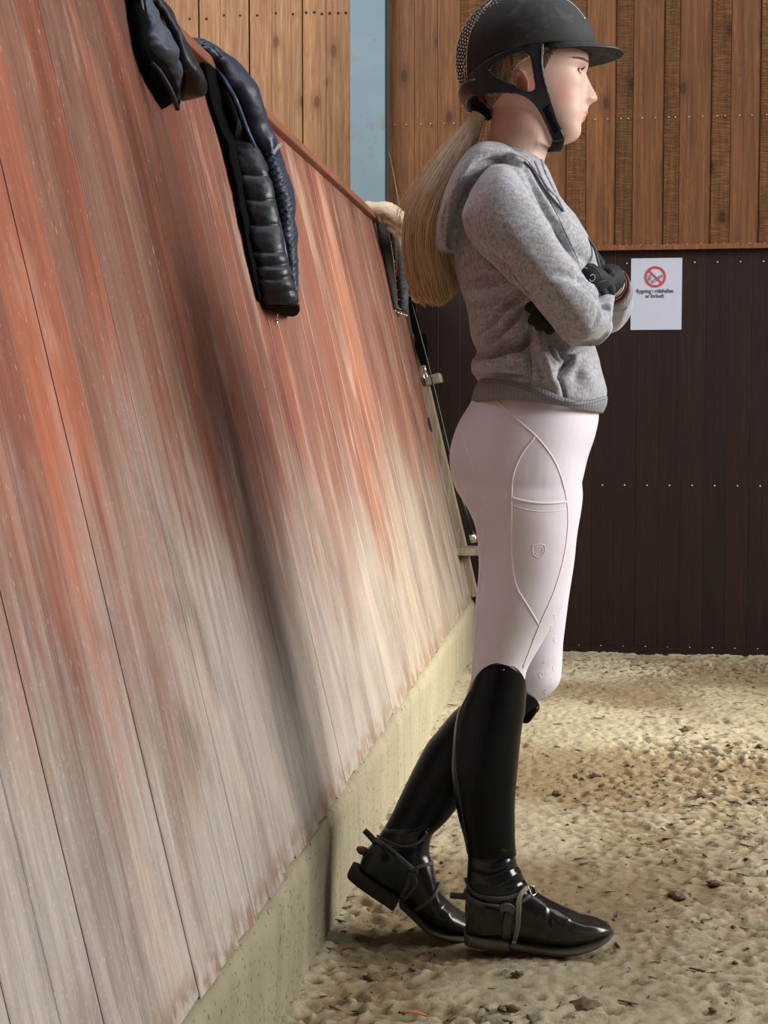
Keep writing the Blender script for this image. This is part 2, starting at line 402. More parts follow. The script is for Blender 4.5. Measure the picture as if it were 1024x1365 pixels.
for i in range(NB):
    yc = y + BW * (i + 0.5)
    # joint seen at Y = 2.2 divides the orange boards from the browner ones
    key = seq[i % len(seq)]
    if 1.55 < yc < 2.19: key = 'opooro'[i % 6]
    elif 2.19 <= yc < 2.45: key = 'bg'[i % 2]
    elif 2.45 <= yc < 3.25: key = 'brbrdbr'[i % 7]
    elif 3.25 <= yc < 4.2: key = 'bgrbpb'[i % 6]
    elif 4.2 <= yc < 4.7: key = 'brpobp'[i % 6]
    elif yc >= 4.7: key = 'gbdg'[i % 4]
    o = bpy.data.objects.new('board', pool[i % 6]); C.objects.link(o); o.parent = wall_left
    o.location = (wall_x(ZB) + rng.uniform(-0.0009, 0.0009), yc, ZB + 0.001); o.rotation_euler = (0, -slope, 0)
    c = palette[key]; f = rng.uniform(0.9, 1.1); o.color = (c[0] * f, c[1] * f, c[2] * f, 1)
# rail cap along its top
RAILM = NT('rail_wood', 0.5, 0.4); _v = RAILM.coord('World', (1, 0.08, 1)); _n = RAILM.noise(_v, 60, 5, 0.6)
RAILM.color(RAILM.mix(_n, srgb(84, 50, 38), srgb(150, 96, 74))); RAILM.bump(_n, 0.4, 0.002); RAILM = RAILM.m
mb = MB(); M = Matrix.Rotation(-slope, 3, 'Y')
mb.box((wall_x(ZT) - 0.012, (YB - 1.5) / 2 - 0.03, ZT + 0.008), (0.030, (YB + 1.45) / 2, 0.014), M)
cap = mb.build('trim_2', RAILM, None, False); b_ = cap.modifiers.new('b', 'BEVEL'); b_.width = 0.004; b_.segments = 2
tag(cap, 'red-brown rail capping the kick wall', kind='structure')
# back structure so the wall stands
mb = MB()
for yy in np.arange(-0.6, 6.3, 0.9):
    mb.tube([(-0.56, yy, -0.02), (wall_x(ZT) - 0.06, yy, ZT - 0.03)], 0.028, 4)
st_ = mb.build('stud', RAILM, wall_left, False); st_['kind'] = 'stuff'

# ---- end wall
def mat_plank(name, lo, hi, dark, saw=0.0, rough=0.6, knot=0.6, kcol=(60, 34, 20)):
    k = NT(name, rough, 0.3); oi = k.n('ShaderNodeObjectInfo'); rnd = oi.outputs['Random']
    g = k.noise(k.coord('Object', (1, 1, 0.035), True), 75, 5, 0.6, 0.3)
    w1 = k.noise(k.coord('Object', (1, 1, 0.10), True), 14, 3, 0.5, 1.2)
    col = k.mix(k.ramp(g, [(0.3, 0.0), (0.7, 1.0)]), lo, hi)
    rings = k.ramp(k.math('FRACT', k.math('MULTIPLY', w1, 9.0)), [(0.0, 0.0), (0.5, 0.35), (1.0, 0.0)]); col = k.mix(rings, col, dark)
    vo = k.n('ShaderNodeTexVoronoi'); vs_ = k.xyz(k.coord('Object', (1, 1, 0.5), True)); vc = k.n('ShaderNodeCombineXYZ'); k.lk(vs_[1], vc.inputs[0]); k.lk(vs_[2], vc.inputs[1]); vo.voronoi_dimensions = '2D'; k.lk(vc.outputs[0], vo.inputs['Vector']); vo.inputs['Scale'].default_value = 5.0
    kn = k.rng(vo.outputs['Distance'], 0.085, 0.04, 0.0, knot); col = k.mix(kn, col, srgb(*kcol))
    kr = k.rng(vo.outputs['Distance'], 0.20, 0.08, 0.0, 0.45 * knot); col = k.mix(kr, col, dark)
    tint = k.math('ADD', k.math('MULTIPLY', rnd, 0.30), 0.84)
    hsv = k.n('ShaderNodeHueSaturation'); k.lk(tint, hsv.inputs['Value']); k.lk(col, hsv.inputs['Color']); k.color(hsv.outputs[0])
    k.bump(g, 0.35, 0.0015)
    if saw:
        s1 = k.noise(k.coord('Object', (1, 0.6, 16), True), 22, 2, 0.5, 0.4); k.bump(k.ramp(s1, [(0.42, 0), (0.6, 1)]), saw, 0.004)
    return k.m
PINE = mat_plank('raw_pine', srgb(132, 92, 60), srgb(186, 142, 100), srgb(114, 70, 40), 0, 0.6, 0.75, (82, 48, 28))
BROWN = mat_plank('stained_board', srgb(84, 52, 27), srgb(128, 83, 45), srgb(66, 39, 19), 0, 0.6, 0.8, (54, 26, 10))
BROWNS = mat_plank('sawn_board', srgb(90, 57, 30), srgb(136, 91, 51), srgb(70, 43, 21), 1.0, 0.75, 0.8, (54, 26, 10))
DARKB = mat_plank('dark_board', srgb(25, 12, 10), srgb(39, 20, 16), srgb(20, 10, 8), 0, 0.5, 0.15, (24, 10, 8))
wall_back = tag(empty('wall_back', (0, 0, 0)), 'end wall, dark boards below and brown planks above', kind='structure')
XR = lambda px, py=560: at_Y(px, py, YB).x
ZR = lambda py, px=850: at_Y(px, py, YB).z
zrail = ZR(332)
def wall_board(name, x0, x1, z0, z1, mat, off, par, th=0.02, bev=0.002, pool={}):
    key = (round(x1 - x0, 4), round(z1 - z0, 3), mat.name)
    if key not in pool:
        me = board_mesh(name, (x1 - x0) - 0.0006, z1 - z0, th, bev); me.materials.append(mat); pool[key] = me
    o = bpy.data.objects.new(name, pool[key]); C.objects.link(o); o.parent = par
    o.location = ((x0 + x1) / 2, YB - off, z0); o.rotation_euler = (0, 0, -math.pi / 2); return o
# dark lower boards, 9 cm
x = -1.0; dark_x = []
while x < 4.9:
    o = wall_board('board', x, x + 0.0905, -0.05, zrail, DARKB, rng.uniform(0, .001), wall_back, bev=0.0008); dark_x.append(x + 0.045); x += 0.0905
# brown upper boards, planed and rough-sawn in turn
edges = [(515, 0), (552, 0), (583, 0), (614, 1), (650, 0), (690, 1), (725, 0), (755, 1), (781, 0), (821, 1), (843, 0), (885, 1), (905, 0), (948, 1), (973, 0), (1013, 1), (1040, 0), (1080, 1)]
xs_ = [XR(px, 200) for px, _ in edges]
for (pxa, kd), x0, x1 in zip(edges, xs_, xs_[1:]):
    wall_board('plank', x0, x1, zrail + 0.012, 4.6, BROWNS if kd else BROWN, 0.006 if kd else 0.0, wall_back)
x = xs_[-1]; kd = 1
while x < 4.9:
    wv = 0.075 if kd else 0.125; wall_board('plank', x, x + wv, zrail + 0.012, 4.6, BROWNS if kd else BROWN, 0.006 if kd else 0, wall_back); x += wv; kd ^= 1
# raw pine boards left of the steel post
pe = [XR(px, 120) for px in (198, 266, 333, 404, 435, 467)]
step = 0.212; left = [pe[0] - step * k for k in range(12, 0, -1)]
pe = left + pe
for k_, (x0, x1) in enumerate(zip(pe, pe[1:])):
    if x1 - x0 > 0.15:
        xm = x0 + (x1 - x0) * 0.42
        wall_board('plank', x0 + .002, xm, 0.6, 4.6, PINE, 0.0, wall_back, bev=0.0008); wall_board('plank', xm, x1 - .004, 0.6, 4.6, PINE, 0.002, wall_back, bev=0.0008)
    else: wall_board('plank', x0, x1, 0.6, 4.6, PINE, 0.0, wall_back)
mb = MB(); mb.box((0.85, YB + 0.03, 2.2), (4.1, 0.008, 2.4)); mb.build('backing', DARKB, wall_back, False)
# nails and screws, too small to pick apart
SCREW = plain('screw_steel', (0.5, 0.46, 0.42), 0.35, 0.5, 0.9); NAIL = plain('rust_nail', (0.03, 0.02, 0.015), 0.8)
def studs(name, pts, mat, r):
    mb = MB()
    for p in pts: mb.ball(p, (r, r * 0.7, r), 6, 4)
    o = mb.build(name, mat, wall_back); o['kind'] = 'stuff'; return o
pts = [(xx, YB - 0.002, ZR(q)) for xx in dark_x if xx > -0.5 for q in (351, 647, 862)]
studs('screws', pts, SCREW, 0.0042)
pts = [(xx, YB - 0.008, ZR(q)) for a, b in zip(xs_, xs_[1:]) for xx in (a + (b - a) * .3, a + (b - a) * .72) for q in (327, 158)]
studs('screws', pts, SCREW, 0.0035)
studs('nails', [(a + (b - a) * t, YB - 0.002, at_Y(330, 21, YB).z + rng.uniform(-.006, .006)) for a, b in zip(pe, pe[1:]) for t in ((.15, .5, .82))], NAIL, 0.0055)
# ledge between brown and dark boards
mb = MB(); mb.box(((XR(515) + 4.9) / 2, YB - 0.012, zrail + 0.004), ((4.9 - XR(515)) / 2, 0.016, 0.010))
tag(mb.build('trim_3', mat_plank('ledge_wood', srgb(96, 58, 34), srgb(140, 90, 56), srgb(70, 40, 22)), None, False), 'thin brown ledge between dark and brown boards', kind='structure')
mb = MB(); mb.box(((XR(640) + 4.9) / 2, YB - 0.008, 0.012), ((4.9 - XR(640)) / 2, 0.012, 0.016))
tag(mb.build('baseboard_back', DARKB, None, False), 'dark board foot of the end wall', kind='structure')
# hall shell out of view: side wall pillars and roof slope
ROOF = plain('roof_sheet', srgb(150, 140, 125), 0.8)
mb = MB(); mb.box((-3.2, 1.2, 2.2), (0.05, 5.2, 2.4)); tag(mb.build('wall_stand', PINE, None, False), 'far side wall of the stand behind the kick wall', kind='structure')
mb = MB(); mb.box((1.4, -6.0, 2.2), (5.0, 0.05, 2.5)); tag(mb.build('wall_front', BROWN, None, False), 'plank wall at the other end of the hall, behind the camera', kind='structure')
# ---- light blue steel post
BLUE = NT('blue_paint', 0.55, 0.3); _v = BLUE.coord('World'); _c = BLUE.mix(BLUE.noise(_v, 5, 4), srgb(104, 124, 134), srgb(126, 144, 152))
_c = BLUE.mix(BLUE.ramp(BLUE.noise(_v, 85, 2, .5), [(0.70, 0), (0.73, .85)]), _c, srgb(52, 56, 58)); BLUE.color(BLUE.mix(BLUE.ramp(BLUE.noise(_v, 11, 4), [(.62, 0), (.75, .5)]), _c, srgb(110, 112, 104))); BLUE.bump(BLUE.noise(_v, 60), .2, .001); BLUE = BLUE.m
x0, x1 = at_Y(467, 140, YB - 0.1).x, at_Y(513, 140, YB - 0.1).x
post = empty('steel_post', ((x0 + x1) / 2, YB - 0.06, 0)); hw = (x1 - x0) / 2
mb = MB(); mb.box((0, -0.04, 2.3), (hw, 0.005, 2.3)); mb.box((hw - .004, 0.0, 2.3), (0.004, 0.04, 2.3)); mb.box((-hw + .004, 0.0, 2.3), (0.004, 0.04, 2.3))
mb.build('flange', BLUE, post, False)
mb = MB(); mb.box((hw + 0.006, 0.012, 2.3), (0.004, 0.03, 2.3)); mb.build('seal_strip', plain('dark_seal', srgb(58, 62, 62), 0.7), post, False)
tag(post, 'light blue painted steel post between pale and brown planks', 'post')
# ================================================================== the rider
D1 = 2.72; X0 = 0.26
org = cam2w(X0, D1, -CAMH)
rider = empty('person', org, TH)
tag(rider, 'young woman in riding helmet, grey hoodie, white breeches and tall black boots, arms crossed', 'person')
CAML = Vector((-X0, -D1, CAMH))                    # the camera in the rider's own frame
def L(px, py, dy=0.0):
    a, b, c = ray(px, py); t = (D1 + dy) / b
    return Vector((a * t - X0, dy, CAMH + c * t))
def proj(co):
    """rider frame -> pixels, arrays"""
    r = co[:, 0] + X0; f = co[:, 1] + D1; z = co[:, 2] - CAMH
    F_ = f * cp - z * sp; U_ = f * sp + z * cp
    return 512 + F_PX * r / F_, 682.5 - F_PX * U_ / F_
def rings_of(rows, n=32, per=6, ex=2.0, cat=True):
    """rows: (left px, py, right px, py, depth, half depth[, exponent]) -> closed rings through these silhouettes"""
    A = np.array([list(r) + [ex] * (7 - len(r)) for r in rows], float)
    S = catmull(A, (len(A) - 1) * per + 1) if cat and len(A) > 2 else A
    out = []
    for lx, ly, rx, ry, dy, b, e in S:
        p = L(lx, ly, dy); q = L(rx, ry, dy); c = (p + q) / 2; h = (q - p) / 2; b = max(b, 1e-4)
        rg = []
        for k in range(n):
            t = 2 * math.pi * k / n; ct, st = math.cos(t), math.sin(t)
            rg.append(c + h * (math.copysign(abs(ct) ** (2 / e), ct)) + Vector((0, b * math.copysign(abs(st) ** (2 / e), st), 0)))
        out.append(rg)
    return out
def loft(mb, rows, **k): mb.rings(rings_of(rows, **k), True); return mb
def tube_px(mb, pts, n=14, per=6):
    """pts: (px, py, depth, radius)"""
    Q = np.array([list(L(p[0], p[1], p[2])) + [p[3]] for p in pts]); S = catmull(Q, (len(Q) - 1) * per + 1) if len(Q) > 2 else Q
    mb.tube([s[:3] for s in S], [max(s[3], 1e-4) for s in S], n); return mb
def bvh_of(*objs):
    V = []; Fc = []
    for o in objs:
        n = len(V); V += [v.co.copy() for v in o.data.vertices]; Fc += [[i + n for i in p.vertices] for p in o.data.polygons]
    return BVHTree.FromPolygons(V, Fc)
def hit(bvh, px, py, far=False):
    d = (L(px, py, 0) - CAML).normalized()
    if far:
        o = CAML + d * (D1 + 1.2); h = bvh.ray_cast(o, -d)
    else: h = bvh.ray_cast(CAML, d)
    if h[0] is None: return None
    n = h[1] if (h[1].dot(d) < 0) != far else -h[1]
    return h[0], n
def ribbon(mb, bvh, pts, wpx, th=0.003, lift=0.0, n=None, mirror=False, taper=False, rnd=False):
    """a strap or piping laid on a surface along a pixel path"""
    P = catmull(np.array(pts, float), n or max(8, 5 * len(pts))); S = []
    for i, q in enumerate(P):
        h = hit(bvh, q[0], q[1])
        if h: S.append((h[0] + h[1] * lift, h[1], i / (len(P) - 1)))
    if len(S) < 3: return
    pos = [s[0] for s in S]; nor = [s[1] for s in S]
    for _ in range(2):
        pos = [pos[0]] + [(pos[i - 1] + pos[i] * 2 + pos[i + 1]) / 4 for i in range(1, len(pos) - 1)] + [pos[-1]]
        nor = [nor[0]] + [(nor[i - 1] + nor[i] + nor[i + 1]).normalized() for i in range(1, len(nor) - 1)] + [nor[-1]]
    wl = wpx if hasattr(wpx, '__len__') else [wpx, wpx]
    rg = []
    for i, (p, nn) in enumerate(zip(pos, nor)):
        t = (pos[min(i + 1, len(pos) - 1)] - pos[max(i - 1, 0)]).normalized(); s = t.cross(nn).normalized()
        u = S[i][2] * (len(wl) - 1); j = min(int(u), len(wl) - 2); wd = (wl[j] + (wl[j + 1] - wl[j]) * (u - j)) / 727 / 2
        if taper: wd *= max(0.15, min(1, 6 * min(i, len(pos) - 1 - i) / len(pos)))
        if rnd: rg.append([p + s * wd * math.cos(a) + nn * th * math.sin(a) for a in np.linspace(0, 2 * math.pi, 9)[:-1]])
        else: rg.append([p - s * wd - nn * 0.002, p - s * wd + nn * th * .8, p - s * wd * .8 + nn * th, p + s * wd * .8 + nn * th, p + s * wd + nn * th * .8, p + s * wd - nn * 0.002])
    mb.rings(rg, True)
    if mirror: mb.rings([[Vector((q.x, -q.y, q.z)) for q in r] for r in rg], True)
def folds(me, strokes, noise_amp=0.0, noise_s=9.0, seed=1, side=-1):
    co = get_co(me); no = get_no(me); px, py = proj(co); disp = np.zeros(len(co))
    m = np.clip((no[:, 1] * side) * 3 + 0.6, 0, 1)
    for pts, wd, amp in strokes:
        P = catmull(np.array(pts, float), 24); best = np.full(len(co), 1e9); tt = np.zeros(len(co))
        for i in range(len(P) - 1):
            a, b = P[i], P[i + 1]; ab = b - a; l2 = ab @ ab + 1e-9
            t = np.clip(((px - a[0]) * ab[0] + (py - a[1]) * ab[1]) / l2, 0, 1)
            d = np.hypot(px - a[0] - t * ab[0], py - a[1] - t * ab[1]); k = d < best; best[k] = d[k]; tt[k] = (i + t[k]) / (len(P) - 1)
        f = np.sin(math.pi * np.clip(tt, 0.04, 0.96)) ** 0.5
        disp += amp * f * np.exp(-(best / wd) ** 2) * m
    if noise_amp: disp += noise_amp * fbm(co * noise_s, 3, seed)
    set_co(me, co + no * disp[:, None])

# ---- materials
def mat_skin():
    k = NT('skin', 0.48, 0.4); v = k.coord('Object'); n1 = k.noise(v, 28, 3); n2 = k.noise(v, 900, 2)
    col = k.mix(n1, srgb(212, 174, 158), srgb(226, 192, 178))
    def spot(c, r0, r1, amt, target, col, sc_=(1, 1, 1)):
        d = k.n('ShaderNodeVectorMath', operation='DISTANCE'); mp = k.n('ShaderNodeMapping'); k.lk(v, mp.inputs[0]); mp.inputs['Scale'].default_value = sc_
        k.lk(mp.outputs[0], d.inputs[0]); d.inputs[1].default_value = tuple(a * b for a, b in zip(c, sc_)); return k.mix(k.rng(d.outputs['Value'], r1, r0, 0.0, amt), col, target)
    for sy in (-1, 1):
        c = L(752, 121, 0.055 * sy); col = spot(c, 0.004, 0.042, 0.5, srgb(204, 120, 110), col)
        c = L(766, 91, 0.032 * sy); col = spot(c, 0.002, 0.008, 0.6, srgb(140, 98, 76), col, (0.9, 0.35, 1.5))
    col = spot(L(797, 130, 0), 0.004, 0.016, 0.4, srgb(222, 136, 124), col)
    col = spot(L(784, 151.8, 0), 0.0052, 0.0072, 0.7, srgb(184, 112, 106), col, (0.5, 0.30, 1.3))
    col = spot(L(780, 159.6, 0), 0.0052, 0.0072, 0.7, srgb(194, 122, 114), col, (0.5, 0.30, 1.2))
    col = spot(L(697, 112, -0.08), 0.006, 0.03, 0.45, srgb(206, 118, 92), col)
    k.color(col); k.b.inputs['Subsurface Weight'].default_value = 0.06; k.b.inputs['Subsurface Radius'].default_value = (0.012, 0.004, 0.002); k.bump(n2, 0.08, 0.0005); return k.m
SKIN = mat_skin()
def mat_heather():
    k = NT('heather_jersey', 0.95, 0.15); v = k.coord('Object'); a = k.noise(k.coord('Object', (1, 1, 0.28), rot=(0, 0.5, 0)), 420, 3, 0.7); b = k.noise(v, 7, 4); c = k.noise(v, 1400, 2)
    d = k.noise(k.coord('Object', (0.3, 1, 1), rot=(0, -0.6, 0)), 170, 3, .65)
    col = k.mix(k.ramp(a, [(0.35, 0), (0.65, 1)]), srgb(138, 139, 147), srgb(201, 202, 210)); col = k.mix(k.ramp(d, [(0.38, .5), (.55, 0)]), col, srgb(112, 111, 116))
    k.color(k.mix(k.math('MULTIPLY', b, 0.25), col, srgb(190, 188, 188))); k.b.inputs['Sheen Weight'].default_value = 0.25; k.bump(k.noise(v, 26, 4), 0.25, 0.006); k.bump(c, 0.3, 0.0006); return k.m
HEATHER = mat_heather()
def mat_rib():
    k = NT('ribbed_jersey', 0.95, 0.15); v = k.coord('Object'); a = k.noise(v, 420, 3, 0.7)
    w_ = k.n('ShaderNodeTexWave', wave_type='BANDS', bands_direction='X'); k.lk(v, w_.inputs[0]); w_.inputs['Scale'].default_value = 55
    col = k.mix(a, srgb(120, 121, 127), srgb(164, 165, 170)); col = k.mix(k.math('MULTIPLY', w_.outputs['Fac'], 0.22), col, srgb(98, 97, 101)); k.color(col)
    k.bump(w_.outputs['Fac'], 0.35, 0.001); return k.m
RIB = mat_rib()
SEAM = plain('grey_seam', srgb(112, 111, 116), 0.95, 0.1); DRAW = plain('drawstring_grey', srgb(88, 88, 98), 0.9)
def mat_breech():
    k = NT('white_breeches', 0.62, 0.3); v = k.coord('Object'); a = k.noise(v, 5, 4); b = k.noise(v, 1100, 2)
    k.color(k.mix(a, srgb(222, 213, 222), srgb(238, 232, 242))); k.b.inputs['Sheen Weight'].default_value = 0.1; k.bump(k.noise(v, 9, 3), 0.12, 0.01); k.bump(b, 0.12, 0.0004); return k.m
BREECH = mat_breech(); PIPE = plain('white_piping', srgb(240, 230, 235), 0.5, 0.4, namp=0.03)
def mat_leather(name, c0, c1, r0, r1, dust=0.0):
    k = NT(name, 0.3, 0.5); v = k.coord('Object'); a = k.noise(v, 9, 4); b = k.noise(v, 260, 3, .6); col = k.mix(a, c0, c1)
    if dust: z = k.xyz(v)[2]; col = k.mix(k.math('MULTIPLY', k.rng(z, 0.13, -0.01), k.math('MULTIPLY', k.noise(v, 45, 4, .7), dust)), col, srgb(128, 114, 88))
    k.color(col); k.rough(k.rng(k.noise(v, 20, 4), 0.3, 0.7, r0, r1)); k.bump(b, 0.10, 0.0006); return k.m
LEATHER = mat_leather('boot_leather', srgb(8, 9, 11), srgb(17, 19, 24), 0.15, 0.28, 0.25)
SHAFT = mat_leather('shaft_leather', srgb(4, 4, 4), srgb(8, 8, 7), 0.28, 0.40); SHAFT.node_tree.nodes['Principled BSDF'].inputs['Specular IOR Level'].default_value = 0.22
SOLE = mat_leather('sole_rubber', srgb(26, 24, 22), srgb(46, 42, 37), 0.8, 0.95, 0.4)
STRAP = mat_leather('worn_strap', srgb(40, 38, 37), srgb(74, 70, 66), 0.55, 0.8, 0.3)
STRAPL = plain('pale_strap', srgb(112, 110, 98), 0.7)
def mat_shell():
    k = NT('helmet_shell', 0.72, 0.35); v = k.coord('Object'); a = k.noise(v, 22, 5, .6, .5); b = k.noise(v, 700, 2)
    col = k.mix(k.noise(v, 7, 4), srgb(40, 42, 46), srgb(56, 57, 60)); k.color(k.mix(k.ramp(a, [(0.58, 0), (0.78, 0.6)]), col, srgb(104, 104, 106))); k.bump(b, 0.15, 0.0005); return k.m
SHELL = mat_shell(); HARN = mat_leather('harness_leather', srgb(18, 22, 28), srgb(36, 42, 52), 0.34, 0.5); BLACK = plain('black_fabric', srgb(14, 14, 15), 0.85, 0.2)
CHROME = plain('chrome', (0.75, 0.75, 0.74), 0.18, 0.5, 1.0, namp=.03); CRYST = plain('rhinestone', (0.90, 0.92, 0.96), 0.25, 0.9, 0.15, namp=.05)
GOLD = plain('pale_buckle', (0.80, 0.72, 0.58), 0.25, 0.5, 1.0, namp=.03)
def mat_hair(name, dk, lt, tip):
    k = NT(name, 0.42, 0.45); v = k.coord('Object'); n = k.noise(k.coord('Object', (1, 1, 0.16)), 150, 4, .6); z = k.xyz(v)[2]
    c = k.mix(k.ramp(n, [(0.3, 0), (0.7, 1)]), dk, lt); c = k.mix(k.rng(z, 1.42, 1.26, 0.0, 0.6), c, k.mix(n, tuple(q * .7 for q in tip), tip)); k.color(c); k.bump(n, .3, .001); return k.m
HAIR = mat_hair('blond_hair', srgb(226, 203, 168), srgb(255, 249, 232), srgb(236, 184, 110))
HAIRC = mat_hair('scalp_hair', srgb(110, 88, 62), srgb(206, 180, 142), srgb(140, 112, 80))

# ---- body: one continuous surface under the clothes; head with a face, neck, trunk, limbs
def head_mesh():
    fx = np.array([(40, 770), (55, 780), (66, 783), (76, 784), (85, 784), (92, 783), (98, 780), (105, 779), (113, 778), (122, 778), (130, 778), (139, 778), (147, 778), (156, 777), (163, 775), (167, 774.2), (173, 774.6), (180, 773.5), (186, 769), (190, 761), (193, 750), (195, 735)], float)
    bx = np.array([(40, 640), (60, 622), (80, 618), (100, 620), (118, 628), (132, 640), (145, 655), (155, 676), (165, 694), (175, 706), (185, 718), (190, 723), (195, 731)], float)
    wx = np.array([(40, .050), (55, .066), (70, .073), (90, .0745), (105, .073), (120, .070), (135, .066), (150, .060), (162, .053), (172, .046), (182, .037), (189, .027), (193, .016), (195, .005)], float)
    Nn = np.array([(40, 0), (92, 0.6), (98, 1.6), (101, 3.0), (105, 5.6), (111, 9.0), (117, 12.2), (122, 15.0), (126, 17.0), (129.5, 18.4), (132, 18.4), (134.5, 17.0), (136.5, 13.5), (138.5, 10.0), (141, 7.4), (146, 5.8), (150, 3.2), (156, 1.2), (161, 0), (195, 0)], float)
    Ns = np.array([(40, .006), (98, .0062), (112, .0075), (122, .0095), (129, .0120), (133, .0125), (137, .0115), (141, .0100), (147, .015), (156, .018), (195, .018)], float)
    Lp = np.array([(40, 0), (146.3, 0), (148.5, 1.2), (150.6, 3.4), (152.3, 3.9), (153.8, 2.6), (154.8, 1.3), (155.8, 1.8), (157.8, 3.4), (160, 4.0), (162.5, 2.2), (165, 0.3), (195, 0)], float)
    I = lambda T, q: np.interp(q, T[:, 0], T[:, 1])
    rows = np.concatenate([np.linspace(40, 90, 22)[:-1], np.linspace(90, 170, 90)[:-1], np.linspace(170, 195, 24)])
    n = 160; rg = []
    for py in rows:
        f, b, wd = I(fx, py), I(bx, py), I(wx, py); c = b + (f - b) * 0.52
        N, s, lp = I(Nn, py), I(Ns, py), I(Lp, py); r = []
        for k in range(n):
            t = 2 * math.pi * k / n
            t = t - 0.35 * math.sin(t) * abs(math.cos(t / 2))     # denser towards the face
            ct, st = math.cos(t), math.sin(t)
            e = 2.25
            x = (f - c) * abs(ct) ** (2 / e) if ct > 0 else -(c - b) * abs(ct) ** (2 / 2.1)
            yv = wd * math.copysign(abs(st) ** (2 / e), st); p = L(c + x, py, 0)
            dx = 0.0
            if ct > 0:
                sh = math.exp(-abs(yv / s) ** 2.2); dx += N * sh
                ala = math.exp(-((abs(yv) - .0125) / .0042) ** 2 - ((py - 131.5) / 3.4) ** 2); dx += 3.8 * ala
                dx += lp * math.exp(-abs(yv / .0185) ** 3) + (lp > 0.4) * 0
                dx -= 1.6 * math.exp(-((abs(yv) - .022) / .005) ** 2 - ((py - 155) / 2.5) ** 2)
                dx -= 6.4 * math.exp(-((abs(yv) - .031) / .0155) ** 2 - ((py - 98.5) / 6.2) ** 2)   # eye sockets
                dx += 1.5 * math.exp(-((abs(yv) - .026) / .018) ** 2 - ((py - 88.5) / 3.2) ** 2)   # brows
                dx += 2.2 * math.exp(-((abs(yv) - .043) / .014) ** 2 - ((py - 114) / 8) ** 2)     # cheekbones
                dx -= 1.2 * math.exp(-(yv / .008) ** 2 - ((py - 168) / 3) ** 2)
            p.x += dx / 727.0; p.y = yv; r.append(p)
        rg.append(r)
    return rg
def limb_legs(mb):
    tube_px(mb, [(692, 560, -.05, .075), (694, 640, -.080, .070), (700, 700, -.082, .068), (700, 760, -.085, .066), (690, 820, -.085, .056), (668, 890, -.085, .044), (652, 940, -.085, .044), (648, 1000, -.082, .048), (650, 1080, -.070, .036), (655, 1150, -.060, .026), (655, 1215, -.055, .022), (650, 1228, -.055, .018)], 18)
    tube_px(mb, [(655, 1222, -.055, .020), (700, 1220, -.057, .022), (745, 1235, -.06, .015), (785, 1241, -.06, .007)], 12)
    tube_px(mb, [(692, 560, .05, .075), (700, 640, .085, .075), (715, 760, .085, .062), (715, 850, .085, .048), (706, 900, .085, .043), (670, 940, .085, .045), (625, 1005, .075, .047), (575, 1070, .059, .035), (540, 1125, .042, .025), (520, 1150, .035, .020)], 18)
    tube_px(mb, [(512, 1150, .035, .020), (545, 1170, .035, .022), (585, 1212, .035, .015), (622, 1234, .035, .006)], 12)
mb = MB(); mb.rings(head_mesh(), True)
loft(mb, [(650, 120, 738, 150, 0, .054), (655, 150, 735, 178, 0, .0505), (652, 178, 730, 201, 0, .050), (649, 203, 725, 220, 0, .054), (642, 222, 728, 240, 0, .075), (636, 240, 730, 262, 0, .11)])
loft(mb, [(640, 236, 722, 236, 0, .06), (625, 262, 735, 262, 0, .135), (618, 300, 760, 300, 0, .115), (628, 350, 775, 352, 0, .096), (645, 400, 768, 402, 0, .092), (652, 450, 764, 452, 0, .090), (650, 500, 770, 505, 0, .115), (634, 560, 765, 560, 0, .135), (626, 610, 756, 612, 0, .135), (645, 655, 745, 660, 0, .11)])
loft(mb, [(690, 560, 700, 562, 0, .01), (632, 590, 760, 592, 0, .13), (645, 655, 745, 660, 0, .11)])
for s_ in (-1, 1):                                 # ears
    cx, cy, dd = 696, 111.5, .074 * s_
    mb.rings([[L(cx + rx * math.cos(t) + sk * math.sin(t), cy - ry * math.sin(t), dd + s_ * (off + 0.006 * math.cos(t))) for t in np.linspace(0, 2 * math.pi, 21)[:-1]] for (rx, ry, sk, off) in ((6, 13, -2, -.004), (8, 17, -3, .004), (9.2, 18.5, -3.4, .012), (8.8, 18, -3.4, .017), (7.0, 15, -3, .0165), (5.0, 11.5, -2.6, .009), (3, 8, -2, .005), (1, 2, 0, .004))], True)
